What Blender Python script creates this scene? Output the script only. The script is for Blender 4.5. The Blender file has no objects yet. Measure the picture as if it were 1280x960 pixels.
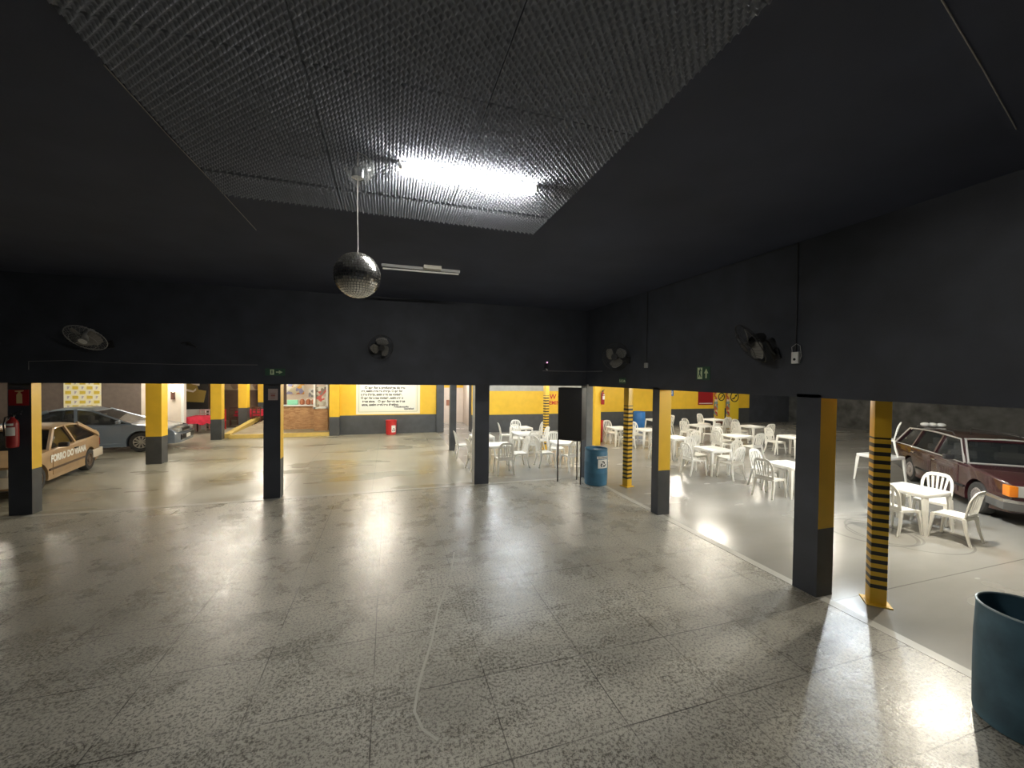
import bpy, bmesh, math, random
from mathutils import Vector, Matrix, Euler
R = random.Random(7)
C = bpy.context.scene.collection
S = bpy.context.scene
PI = math.pi
# ------------------------------------------------------------------ camera
FPX = 495.0
cam_d = bpy.data.cameras.new('camera')
cam_d.sensor_fit = 'HORIZONTAL'; cam_d.sensor_width = 36.0
cam_d.lens = FPX * 36.0 / 1280.0
cam_d.clip_start = 0.05; cam_d.clip_end = 200
cam = bpy.data.objects.new('camera', cam_d); C.objects.link(cam)
YAW, PITCH, ROLL = math.radians(17.3), math.radians(1.0), 0.012
M = (Matrix.Rotation(-YAW, 4, 'Z') @ Matrix.Rotation(PI/2 - PITCH, 4, 'X') @ Matrix.Rotation(ROLL, 4, 'Z'))
M.translation = (0, 0, 2.65)
cam.matrix_world = M
S.camera = cam
# ------------------------------------------------------------------ world, exposure
S.view_settings.view_transform = 'Standard'
S.view_settings.look = 'None'
S.view_settings.gamma = 1.0
S.view_settings.use_curve_mapping = False
S.view_settings.exposure = 0.0
w = bpy.data.worlds.new('night'); S.world = w; w.use_nodes = True
w.node_tree.nodes['Background'].inputs[0].default_value = (0.3, 0.35, 0.5, 1)
w.node_tree.nodes['Background'].inputs[1].default_value = 0.02
S.cycles.max_bounces = 8
S.cycles.sample_clamp_indirect = 6.0
# lamp strengths
HALL_TUBE = 360.0        # emission of the lit hall tubes
SIDE_TUBE = 700.0        # emission of one tube light over the parking and table areas
BULB = 1500.0            # emission of one round LED bulb over the near tables
WARM = (1.0, 0.93, 0.78)
COOL = (0.86, 0.94, 1.0)
# tube lights under the low side roofs: x, y, watts factor, colour, turn
SIDE_LAMPS = [
    (-4.5, 13.4, 1.0, WARM, 0), (-0.3, 13.6, 1.0, WARM, 0), (3.5, 15.0, 1.0, COOL, 0), (3.6, 11.0, .6, COOL, 0),
    (-11.5, 17.0, .8, WARM, 0), (-10.5, 12.0, .5, WARM, 0), (-0.3, 17.3, .7, WARM, 0), (-4.3, 17.6, .7, WARM, 0),
    (-8.6, 18.9, .8, WARM, 0), (-5.5, 22.3, 1.2, WARM, 0),
    (8.5, 3.9, 1.8, WARM, None), (9.6, 5.9, 1.2, COOL, None), (10.4, 10.6, 1.2, WARM, PI/2), (8.0, 15.6, 1.2, WARM, PI/2),
    (13.5, 15.8, 1.1, WARM, PI/2), (14.2, 9.8, .55, WARM, PI/2), (18.5, 15.8, .6, WARM, PI/2), (14.5, 2.5, .35, WARM, PI/2), (6.4, 12.4, .6, WARM, PI/2),
]

# ------------------------------------------------------------------ mesh helper
class MB:
    def __init__(s): s.v = []; s.f = []; s.m = []
    def add(s, vs, fs, mi=0):
        o = len(s.v); s.v += [tuple(p) for p in vs]
        s.f += [tuple(i + o for i in f) for f in fs]; s.m += [mi] * len(fs)
        return s
    def box(s, a, b, mi=0, mat=None):
        x0, y0, z0 = a; x1, y1, z1 = b
        vs = [Vector(p) for p in ((x0,y0,z0),(x1,y0,z0),(x1,y1,z0),(x0,y1,z0),(x0,y0,z1),(x1,y0,z1),(x1,y1,z1),(x0,y1,z1))]
        if mat is not None: vs = [mat @ p for p in vs]
        return s.add(vs, [(3,2,1,0),(4,5,6,7),(0,1,5,4),(1,2,6,5),(2,3,7,6),(3,0,4,7)], mi)
    def cbox(s, c, d, mi=0, mat=None):
        return s.box([c[i]-d[i]/2 for i in range(3)], [c[i]+d[i]/2 for i in range(3)], mi, mat)
    def loft(s, rings, mi=0, caps=True, closed=True):
        n = len(rings[0]); vs = [p for r in rings for p in r]; fs = []
        for k in range(len(rings)-1):
            for i in range(n if closed else n-1):
                j = (i+1) % n
                fs.append((k*n+i, k*n+j, (k+1)*n+j, (k+1)*n+i))
        if caps and closed:
            fs.append(tuple(reversed(range(n)))); fs.append(tuple((len(rings)-1)*n+i for i in range(n)))
        return s.add(vs, fs, mi)
    def tube(s, path, r, n=8, mi=0, caps=True, closed=False):
        P = [Vector(p) for p in path]; rr = r if isinstance(r, (list, tuple)) else [r]*len(P)
        rings = []; up = None
        for i, p in enumerate(P):
            if closed: t = P[(i+1) % len(P)] - P[i-1]
            else: t = (P[min(i+1, len(P)-1)] - P[max(i-1, 0)])
            t.normalize()
            if up is None:
                up = Vector((0,0,1)) if abs(t.z) < .9 else Vector((1,0,0))
            a = t.cross(up)
            if a.length < 1e-4: a = t.cross(Vector((0,1,0.3)))
            a.normalize(); b = a.cross(t); b.normalize(); up = b
            rings.append([p + a*rr[i]*math.cos(2*PI*k/n) + b*rr[i]*math.sin(2*PI*k/n) for k in range(n)])
        if closed:
            rings.append(rings[0]); caps = False
        return s.loft(rings, mi, caps)
    def bar(s, a, b, w, h, mi=0, up=(0,0,1)):
        a = Vector(a); b = Vector(b); t = (b-a).normalized(); u = Vector(up)
        x = t.cross(u)
        if x.length < 1e-3: x = t.cross(Vector((0,1,0)))
        x.normalize(); y = x.cross(t)
        rg = lambda p: [p-x*w/2-y*h/2, p+x*w/2-y*h/2, p+x*w/2+y*h/2, p-x*w/2+y*h/2]
        return s.loft([rg(a), rg(b)], mi)
    def leg(s, a, b, wa, wb, mi=0):
        rg = lambda p, q: [(p[0]-q/2,p[1]-q/2,p[2]),(p[0]+q/2,p[1]-q/2,p[2]),(p[0]+q/2,p[1]+q/2,p[2]),(p[0]-q/2,p[1]+q/2,p[2])]
        return s.loft([rg(a, wa), rg(b, wb)], mi)
    def lathe(s, prof, n=24, c=(0,0,0), mi=0, caps=True):
        rings = [[(c[0]+r*math.cos(2*PI*k/n), c[1]+r*math.sin(2*PI*k/n), c[2]+z) for k in range(n)] for r, z in prof]
        return s.loft(rings, mi, caps)
    def cyl(s, a, b, r, n=16, mi=0): return s.tube([a, b], r, n, mi)
    def prism(s, poly, o, u, v, d, mi=0):
        o, u, v, d = Vector(o), Vector(u), Vector(v), Vector(d)
        b = [o + u*p[0] + v*p[1] for p in poly]; n = len(b)
        vs = b + [p + d for p in b]
        fs = [tuple(reversed(range(n))), tuple(range(n, 2*n))] + [(i, (i+1) % n, n+(i+1) % n, n+i) for i in range(n)]
        return s.add(vs, fs, mi)
    def sphere(s, c, r, n=16, mi=0, sc=(1,1,1), a0=-PI/2, a1=PI/2):
        rings = []
        for k in range(n//2+1):
            a = a0 + (a1-a0)*k/(n//2); q = max(math.cos(a), 1e-4)
            rings.append([(c[0]+sc[0]*r*q*math.cos(2*PI*i/n), c[1]+sc[1]*r*q*math.sin(2*PI*i/n), c[2]+sc[2]*r*math.sin(a)) for i in range(n)])
        return s.loft(rings, mi)
    def xform(s, m):
        s.v = [tuple(m @ Vector(p)) for p in s.v]; return s
    def data(s, name, mats, smooth=False, bevel=0, seg=2, angle=40):
        me = bpy.data.meshes.new(name)
        me.from_pydata(s.v, [], s.f)
        mats = mats if isinstance(mats, (list, tuple)) else [mats]
        for m in mats: me.materials.append(m)
        if len(mats) > 1: me.polygons.foreach_set('material_index', s.m)
        bm = bmesh.new(); bm.from_mesh(me)
        bmesh.ops.recalc_face_normals(bm, faces=bm.faces)
        if bevel:
            es = [e for e in bm.edges if len(e.link_faces) == 2 and e.calc_face_angle(0) > math.radians(angle)]
            bmesh.ops.bevel(bm, geom=es, offset=bevel, segments=seg, affect='EDGES', profile=.6, clamp_overlap=True)
        big = [f for f in bm.faces if len(f.verts) > 4]
        if big: bmesh.ops.triangulate(bm, faces=big)
        if smooth or bevel:
            for f in bm.faces: f.smooth = True
            for e in bm.edges:
                if len(e.link_faces) == 2 and e.calc_face_angle(0) > math.radians(angle): e.smooth = False
        bm.to_mesh(me); bm.free(); me.update()
        return me

def link(name, me, parent=None):
    o = bpy.data.objects.new(name, me); C.objects.link(o)
    if parent is not None: o.parent = parent
    return o
def part(name, mb, mats, parent, smooth=False, bevel=0, label=None, **k):
    o = link(name, mb.data(name, mats, smooth, bevel, **k), parent)
    if label: o['label'] = label
    return o
def tag(o, label, cat, group=None):
    o['label'] = label; o['category'] = cat
    if group: o['group'] = group
    return o
def thing(name, label, cat, loc=(0,0,0), rotz=0, group=None):
    o = bpy.data.objects.new(name, None); C.objects.link(o)
    o.location = loc; o.rotation_euler = (0, 0, rotz); o.empty_display_size = .1
    return tag(o, label, cat, group)
def solo(name, mb, mats, label, cat, loc=(0,0,0), rotz=0, group=None, smooth=False, bevel=0, **k):
    o = link(name, mb.data(name, mats, smooth, bevel, **k)); o.location = loc; o.rotation_euler = (0,0,rotz)
    return tag(o, label, cat, group)
def struct(name, mb, mats, parent=None, smooth=False, bevel=0):
    o = link(name, mb.data(name, mats, smooth, bevel), parent); o['kind'] = 'structure'; return o
def dup(root, loc, rotz, label, group=None):
    r = root.copy(); C.objects.link(r); r.location = loc; r.rotation_euler = (0, 0, rotz); r['label'] = label
    if group: r['group'] = group
    for ch in list(root.children):
        c = ch.copy(); C.objects.link(c); c.parent = r
        for g in list(ch.children):
            d = g.copy(); C.objects.link(d); d.parent = c
    return r
def text(name, body, size, m, parent, mat, label=None, align='LEFT', depth=.002, sx=1, offset=0):
    cu = bpy.data.curves.new(name, 'FONT'); cu.body = body; cu.size = size; cu.align_x = align
    cu.extrude = depth; cu.offset = offset
    t = bpy.data.objects.new(name+'_curve', cu); C.objects.link(t)
    dg = bpy.context.evaluated_depsgraph_get()
    me = bpy.data.meshes.new_from_object(t.evaluated_get(dg))
    bpy.data.objects.remove(t); bpy.data.curves.remove(cu)
    me.name = name; me.materials.clear(); me.materials.append(m)
    me.transform(mat @ Matrix.Diagonal((sx, 1, 1, 1)))
    o = link(name, me, parent)
    if label: o['label'] = label
    return o
def frame_mat(o, u, v):
    "matrix that maps text x,y onto directions u,v at point o"
    u = Vector(u).normalized(); v = Vector(v).normalized(); n = u.cross(v)
    m = Matrix((u, v, n)).transposed().to_4x4(); m.translation = Vector(o); return m
# ------------------------------------------------------------------ materials
def mat(name, col, rough=.5, metal=0.0, var=0.0, vscale=6.0, bump=0.0, bscale=60.0, emit=None, estr=0.0, spec=.5, col2=None, coat=0.0):
    m = bpy.data.materials.new(name); m.use_nodes = True
    nt = m.node_tree; b = nt.nodes['Principled BSDF']
    b.inputs['Base Color'].default_value = (*col, 1); b.inputs['Roughness'].default_value = rough
    b.inputs['Metallic'].default_value = metal; b.inputs['Specular IOR Level'].default_value = spec
    if coat: b.inputs['Coat Weight'].default_value = coat; b.inputs['Coat Roughness'].default_value = .06
    if emit: b.inputs['Emission Color'].default_value = (*emit, 1); b.inputs['Emission Strength'].default_value = estr
    if var or bump:
        tc = nt.nodes.new('ShaderNodeTexCoord')
    if var:
        n = nt.nodes.new('ShaderNodeTexNoise'); n.inputs['Scale'].default_value = vscale; n.inputs['Detail'].default_value = 6
        nt.links.new(tc.outputs['Object'], n.inputs['Vector'])
        r = nt.nodes.new('ShaderNodeValToRGB'); r.color_ramp.elements[0].position = .3; r.color_ramp.elements[1].position = .7
        c2 = col2 or tuple(c*(1+var) for c in col); c1 = tuple(c*(1-var) for c in col)
        r.color_ramp.elements[0].color = (*c1, 1); r.color_ramp.elements[1].color = (*c2, 1)
        nt.links.new(n.outputs['Fac'], r.inputs['Fac']); nt.links.new(r.outputs['Color'], b.inputs['Base Color'])
    if bump:
        n2 = nt.nodes.new('ShaderNodeTexNoise'); n2.inputs['Scale'].default_value = bscale
        nt.links.new(tc.outputs['Object'], n2.inputs['Vector'])
        bp = nt.nodes.new('ShaderNodeBump'); bp.inputs['Strength'].default_value = bump; bp.inputs['Distance'].default_value = .01
        nt.links.new(n2.outputs['Fac'], bp.inputs['Height']); nt.links.new(bp.outputs['Normal'], b.inputs['Normal'])
    return m

def N(nt, t, **kw):
    n = nt.nodes.new(t)
    for k, v in kw.items():
        if k in n.inputs: n.inputs[k].default_value = v
        else: setattr(n, k, v)
    return n
def mth(nt, op, a, b=None, c=None):
    n = nt.nodes.new('ShaderNodeMath'); n.operation = op
    for i, x in enumerate((a, b, c)):
        if x is None: continue
        if isinstance(x, (int, float)): n.inputs[i].default_value = x
        else: nt.links.new(x, n.inputs[i])
    return n.outputs[0]
def mixc(nt, f, a, b):
    n = nt.nodes.new('ShaderNodeMix'); n.data_type = 'RGBA'
    for s, x in ((n.inputs[0], f), (n.inputs[6], a), (n.inputs[7], b)):
        if isinstance(x, (int, float)): s.default_value = x
        elif isinstance(x, tuple): s.default_value = (*x, 1)
        else: nt.links.new(x, s)
    return n.outputs[2]
def ramp(nt, x, p0, p1, v0=0.0, v1=1.0):
    n = nt.nodes.new('ShaderNodeMapRange'); nt.links.new(x, n.inputs[0])
    for i, q in enumerate((p0, p1, v0, v1)): n.inputs[i+1].default_value = q
    return n.outputs[0]
def noise(nt, vec, scale, detail=4, rough=.55):
    n = N(nt, 'ShaderNodeTexNoise', Scale=scale, Detail=detail, Roughness=rough); nt.links.new(vec, n.inputs['Vector']); return n.outputs['Fac']

def terrazzo():
    m = bpy.data.materials.new('worn_terrazzo'); m.use_nodes = True; nt = m.node_tree; b = nt.nodes['Principled BSDF']
    g = nt.nodes.new('ShaderNodeNewGeometry'); P = g.outputs['Position']
    sx = nt.nodes.new('ShaderNodeSeparateXYZ'); nt.links.new(P, sx.inputs[0])
    sp = noise(nt, P, 38, 3, .65); sp2 = noise(nt, P, 90, 2, .6); st = noise(nt, P, 1.1, 5, .6); wear = noise(nt, P, 1.7, 8, .7)
    fl = mth(nt, 'ADD', mth(nt, 'MULTIPLY', sp, .65), mth(nt, 'MULTIPLY', sp2, .35))
    dens = ramp(nt, wear, .3, .7, -.03, .03)
    chip = ramp(nt, mth(nt, 'ADD', fl, dens), .42, .53)
    base = mixc(nt, ramp(nt, st, .3, .7), (.40, .385, .33), (.55, .53, .465))
    col = mixc(nt, chip, (.15, .142, .125), base)
    dirt = ramp(nt, noise(nt, P, .45, 4, .6), .42, .62)
    col = mixc(nt, mth(nt, 'MULTIPLY', dirt, .35), col, (.15, .14, .12))
    # saw-cut joints
    def cut(o, sp_, off):
        q = mth(nt, 'SUBTRACT', mth(nt, 'FRACT', mth(nt, 'DIVIDE', mth(nt, 'ADD', o, off+90*sp_), sp_)), .5)
        return mth(nt, 'LESS_THAN', mth(nt, 'SUBTRACT', .5, mth(nt, 'ABSOLUTE', q)), .0045/sp_)
    wob = mth(nt, 'MULTIPLY', mth(nt, 'SUBTRACT', noise(nt, P, .8, 2), .5), .03)
    jx = cut(mth(nt, 'ADD', sx.outputs[0], wob), .94, 1.05); jy = cut(mth(nt, 'ADD', sx.outputs[1], wob), .8, .63)
    j = mth(nt, 'MULTIPLY', mth(nt, 'MAXIMUM', jx, jy), ramp(nt, noise(nt, P, 1.6, 3), .35, .55, .15, .9))
    col = mixc(nt, j, col, (.06, .055, .05))
    nt.links.new(col, b.inputs['Base Color'])
    nt.links.new(ramp(nt, wear, .3, .7, .20, .38), b.inputs['Roughness'])
    b.inputs['Specular IOR Level'].default_value = .5
    bp = N(nt, 'ShaderNodeBump', Strength=.5, Distance=.004); nt.links.new(mth(nt, 'SUBTRACT', fl, j), bp.inputs['Height'])
    bp2 = N(nt, 'ShaderNodeBump', Strength=.3, Distance=.012); nt.links.new(noise(nt, P, 9, 6, .7), bp2.inputs['Height'])
    nt.links.new(bp2.outputs[0], bp.inputs['Normal']); nt.links.new(bp.outputs[0], b.inputs['Normal'])
    return m
def concrete(name, c1, c2, rough=(.2, .4), joints=None, rings=False):
    m = bpy.data.materials.new(name); m.use_nodes = True; nt = m.node_tree; b = nt.nodes['Principled BSDF']
    g = nt.nodes.new('ShaderNodeNewGeometry'); P = g.outputs['Position']
    sx = nt.nodes.new('ShaderNodeSeparateXYZ'); nt.links.new(P, sx.inputs[0])
    mp = nt.nodes.new('ShaderNodeMapping'); nt.links.new(P, mp.inputs[0]); mp.inputs['Scale'].default_value = (.55, 1.5, 1); mp.inputs['Rotation'].default_value = (0, 0, .35)
    st = noise(nt, mp.outputs[0], .6, 3, .5); fine = noise(nt, mp.outputs[0], 2.6, 4, .55)
    f = mth(nt, 'ADD', mth(nt, 'MULTIPLY', st, .75), mth(nt, 'MULTIPLY', fine, .25))
    col = mixc(nt, ramp(nt, f, .34, .68), c1, c2)
    if joints:
        def cut(o, s_, off):
            q = mth(nt, 'SUBTRACT', mth(nt, 'FRACT', mth(nt, 'DIVIDE', mth(nt, 'ADD', o, off+40*s_), s_)), .5)
            return mth(nt, 'LESS_THAN', mth(nt, 'SUBTRACT', .5, mth(nt, 'ABSOLUTE', q)), .008/s_)
        j = mth(nt, 'MAXIMUM', cut(sx.outputs[0], joints[0], joints[1]), cut(sx.outputs[1], joints[2], joints[3]))
        col = mixc(nt, mth(nt, 'MULTIPLY', j, .6), col, (.09, .085, .075))
    if rings:   # circular tyre scuffs
        for cx, cy, r, wd in ((8.1, 4.75, .62, .05), (8.25, 4.62, .5, .03), (8.6, 4.5, .8, .03), (10.3, 8.3, 1.0, .04)):
            d = mth(nt, 'SQRT', mth(nt, 'ADD', mth(nt, 'POWER', mth(nt, 'SUBTRACT', sx.outputs[0], cx), 2.0), mth(nt, 'POWER', mth(nt, 'SUBTRACT', sx.outputs[1], cy), 2.0)))
            e = mth(nt, 'LESS_THAN', mth(nt, 'ABSOLUTE', mth(nt, 'SUBTRACT', d, r)), wd/2)
            col = mixc(nt, mth(nt, 'MULTIPLY', e, .45), col, (.12, .115, .11))
    nt.links.new(col, b.inputs['Base Color'])
    nt.links.new(ramp(nt, st, .3, .7, *rough), b.inputs['Roughness'])
    bp = N(nt, 'ShaderNodeBump', Strength=.10, Distance=.02); nt.links.new(noise(nt, P, 3, 2), bp.inputs['Height']); nt.links.new(bp.outputs[0], b.inputs['Normal'])
    return m
def brick(name, c1, c2, mortar, scale):
    m = bpy.data.materials.new(name); m.use_nodes = True; nt = m.node_tree; b = nt.nodes['Principled BSDF']
    tc = nt.nodes.new('ShaderNodeTexCoord'); mp = nt.nodes.new('ShaderNodeMapping'); mp.inputs['Rotation'].default_value = (PI/2, 0, 0)
    nt.links.new(tc.outputs['Object'], mp.inputs[0])
    br = nt.nodes.new('ShaderNodeTexBrick'); br.inputs['Scale'].default_value = scale
    br.inputs['Color1'].default_value = (*c1, 1); br.inputs['Color2'].default_value = (*c2, 1); br.inputs['Mortar'].default_value = (*mortar, 1)
    br.inputs['Brick Width'].default_value = .6; br.inputs['Row Height'].default_value = .18; br.inputs['Mortar Size'].default_value = .012; br.inputs['Bias'].default_value = 0
    nt.links.new(mp.outputs[0], br.inputs['Vector']); nt.links.new(br.outputs['Color'], b.inputs['Base Color']); b.inputs['Roughness'].default_value = .7
    return m
def checker(name, c1, c2, scale, c3=None):
    m = bpy.data.materials.new(name); m.use_nodes = True; nt = m.node_tree; b = nt.nodes['Principled BSDF']
    tc = nt.nodes.new('ShaderNodeTexCoord'); ck = N(nt, 'ShaderNodeTexChecker', Scale=scale); nt.links.new(tc.outputs['Object'], ck.inputs['Vector'])
    ck.inputs['Color1'].default_value = (*c1, 1); ck.inputs['Color2'].default_value = (*c2, 1)
    col = ck.outputs['Color']
    nt.links.new(col, b.inputs['Base Color']); b.inputs['Roughness'].default_value = .6
    return m
def blotches(name, cols, scale):
    m = bpy.data.materials.new(name); m.use_nodes = True; nt = m.node_tree; b = nt.nodes['Principled BSDF']
    tc = nt.nodes.new('ShaderNodeTexCoord'); v = N(nt, 'ShaderNodeTexVoronoi', Scale=scale); nt.links.new(tc.outputs['Object'], v.inputs['Vector'])
    s = nt.nodes.new('ShaderNodeSeparateColor'); nt.links.new(v.outputs['Color'], s.inputs[0])
    r = nt.nodes.new('ShaderNodeValToRGB'); r.color_ramp.interpolation = 'CONSTANT'
    while len(r.color_ramp.elements) < len(cols): r.color_ramp.elements.new(1)
    for i, c in enumerate(cols): r.color_ramp.elements[i].position = i/len(cols); r.color_ramp.elements[i].color = (*c, 1)
    nt.links.new(s.outputs[0], r.inputs[0]); nt.links.new(r.outputs[0], b.inputs['Base Color']); b.inputs['Roughness'].default_value = .5
    return m
def glass(name, tint, alpha):
    m = bpy.data.materials.new(name); m.use_nodes = True; nt = m.node_tree; b = nt.nodes['Principled BSDF']
    b.inputs['Base Color'].default_value = (*tint, 1); b.inputs['Roughness'].default_value = .04; b.inputs['Alpha'].default_value = alpha
    return m

BLACK = mat('black_wall_paint', (.040, .045, .057), .62, var=.22, vscale=2.2, bump=.12, bscale=40)
BLACKC = mat('black_ceiling_paint', (.048, .055, .088), .7, var=.15, vscale=1.4, bump=.1, bscale=30)
CHAR = mat('charcoal_paint', (.062, .066, .070), .5, var=.15, vscale=4)
YEL = mat('yellow_paint', (.80, .50, .035), .5, var=.06, vscale=3)
YELDULL = mat('dull_yellow_paint', (.66, .48, .14), .5, var=.1, vscale=5)
GREYP = mat('pale_grey_paint', (.42, .42, .40), .6, var=.1, vscale=5)
WHITEP = mat('cream_wall_paint', (.72, .63, .54), .6, var=.05, vscale=3)
PLAST = mat('white_plastic', (.86, .84, .78), .38, var=.04, vscale=3)
PLASTT = mat('white_plastic_top', (.87, .86, .82), .35)
FOAM = mat('acoustic_foam', (.27, .285, .325), .95, spec=.1)
BLUE = mat('blue_plastic', (.045, .15, .25), .45, var=.25, vscale=5, bump=.1, bscale=15)
BLUE2 = mat('bright_blue_plastic', (.03, .16, .45), .45, var=.12, vscale=5)
BLUEOLD = mat('faded_blue_plastic', (.055, .115, .155), .5, var=.35, vscale=4, bump=.15, bscale=18)
RED = mat('red_paint', (.55, .03, .03), .4)
REDD = mat('dark_red_paint', (.30, .015, .018), .35)
CLOTH = mat('red_cloth', (.52, .02, .05), .85, var=.15, vscale=8)
STEEL = mat('brushed_steel', (.6, .6, .6), .3, 1.0)
CHROME = mat('chrome', (.8, .8, .8), .12, 1.0)
DARKM = mat('black_metal', (.018, .018, .02), .5)
RUB = mat('tyre_rubber', (.025, .024, .023), .75, var=.2, vscale=20)
WOOD = mat('dark_wood', (.10, .035, .02), .5, var=.3, vscale=9)
WHITE = mat('white_enamel', (.8, .8, .77), .4)
PAPER = mat('white_paper', (.78, .77, .72), .7)
INK = mat('black_ink', (.02, .02, .02), .6)
INKG = mat('faded_ink', (.05, .048, .045), .7)
TERR = terrazzo()
CONC = concrete('polished_concrete', (.265, .258, .236), (.325, .317, .295), (.16, .30), (6.3, 1.2, 5.4, 2.05), True)
CONCL = concrete('parking_slab', (.25, .235, .185), (.38, .36, .29), (.2, .45), (1.9, 0.35, 2.3, .3))
STRIP = concrete('smooth_cement_strip', (.40, .39, .35), (.48, .47, .43), (.3, .5))
SCUFF = mat('scuffed_black_wall', (.026, .028, .028), .6, var=.3, vscale=2.2, col2=(.085, .088, .086))
BRICK = brick('thin_brick_cladding', (.36, .17, .07), (.55, .33, .16), (.28, .17, .09), 4.5)
LUM = mat('pale_green_print', (.62, .72, .45), .5)
GREEN = mat('sign_green', (.03, .09, .05), .5)

# ------------------------------------------------------------------ setting
def quadfloor(name, x0, y0, x1, y1, m, z=0, t=.1): return struct(name, MB().box((x0, y0, z-t), (x1, y1, z)), m)
quadfloor('floor', -9.2, -3.2, 5.06, 9.45, TERR)
quadfloor('floor_north', -16.2, 9.45, 2.2, 18.75, CONCL)
quadfloor('floor_west', -16.2, -3.2, -9.2, 9.45, CONCL)
quadfloor('floor_east', 5.06, -6.2, 24.8, 9.45, CONC)
quadfloor('floor_northeast', 2.2, 9.45, 24.8, 23.2, CONC)
quadfloor('floor_northwest', -16.2, 18.75, 2.2, 26.5, CONCL)
struct('trim_1', MB().box((-9.2, 9.42, -.01), (4.3, 9.56, .003)), STRIP)
struct('trim_2', MB().box((5.0, -3, -.01), (5.13, 8.9, .003)), STRIP)
Z0, Z1 = 2.44, 4.42
HX = 5.27
# upper walls above the openings: black to the hall, yellow underneath and outside
def upper(name, a, b):
    mb = MB(); mb.box(a, b); mb.m = [1, 0, 0, 0, 0, 0]
    return struct(name, mb, [BLACK, YEL])
upper('wall_north', (-9.2, 9.42, Z0), (HX, 9.78, Z1+.05))
upper('wall_east', (5.0, -3.2, Z0), (HX, 9.42, Z1+.05))
upper('wall_west', (-9.2, -3.2, Z0), (-8.9, 9.42, Z1+.05))
struct('wall_south', MB().box((-9.2, -3.4, 0), (HX, -3.2, Z1+.05)), BLACK)
struct('ceiling', MB().box((-9.2, -3.4, Z1), (HX, 9.78, Z1+.12)), BLACKC)
ZC = 3.02
WHC = mat('side_ceiling_paint', (.45, .43, .38), .7, var=.1)
struct('ceiling_north', MB().box((-16.2, 9.78, ZC), (24.8, 27, ZC+.1)), WHC)
struct('ceiling_east', MB().box((HX, -6.2, ZC), (24.8, 9.78, ZC+.1)), WHC)
struct('ceiling_west', MB().box((-16.2, -3.4, ZC), (-9.2, 9.78, ZC+.1)), WHC)
# outer walls with a charcoal dado
def dado(name, a, b, split=.86, top=YEL, low=CHAR):
    mb = MB(); mb.box((a[0], a[1], a[2]), (b[0], b[1], split), 1); mb.box((a[0], a[1], split), b, 0)
    return struct(name, mb, [top, low])
dado('wall_mural', (-2.45, 18.9, 0), (2.15, 19.1, ZC))
dado('wall_washroom', (3.75, 18.3, 0), (10.3, 18.5, ZC), .84)
struct('wall_corner', MB().box((3.75, 18.5, 0), (3.95, 19.1, ZC)), CHAR)
dado('wall_far', (10.3, 19.0, 0), (15.3, 19.2, ZC), .82)
dado('wall_yellow', (15.3, 19.0, 0), (21.3, 19.2, ZC), .92)
struct('wall_dark', MB().box((21.3, 19.0, 0), (24.8, 19.2, ZC)), BLACK)
struct('wall_scuffed', MB().box((24.6, -6.2, 0), (24.8, 19.0, ZC)), SCUFF)
struct('wall_front', MB().box((HX, -6.4, 0), (24.8, -6.2, ZC)), SCUFF)
struct('wall_parking', MB().box((-16.4, -3.4, 0), (-16.2, 26.6, ZC)), BLACK)
struct('wall_rear', MB().box((-16.4, 26.4, 0), (2.4, 26.6, ZC)), mat('dim_brown_wall', (.16, .10, .07), .7, var=.3, vscale=1.2))
# small lit room seen through the gap beside the mural
struct('wall_back_room', MB().box((2.0, 22.6, 0), (4.2, 22.8, 2.0), 1).box((2.0, 22.6, 2.0), (4.2, 22.8, ZC), 0), [YEL, WHITEP])
struct('wall_back_room_east', MB().box((4.1, 18.5, 0), (4.3, 22.6, ZC)), WHITEP)
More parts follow.
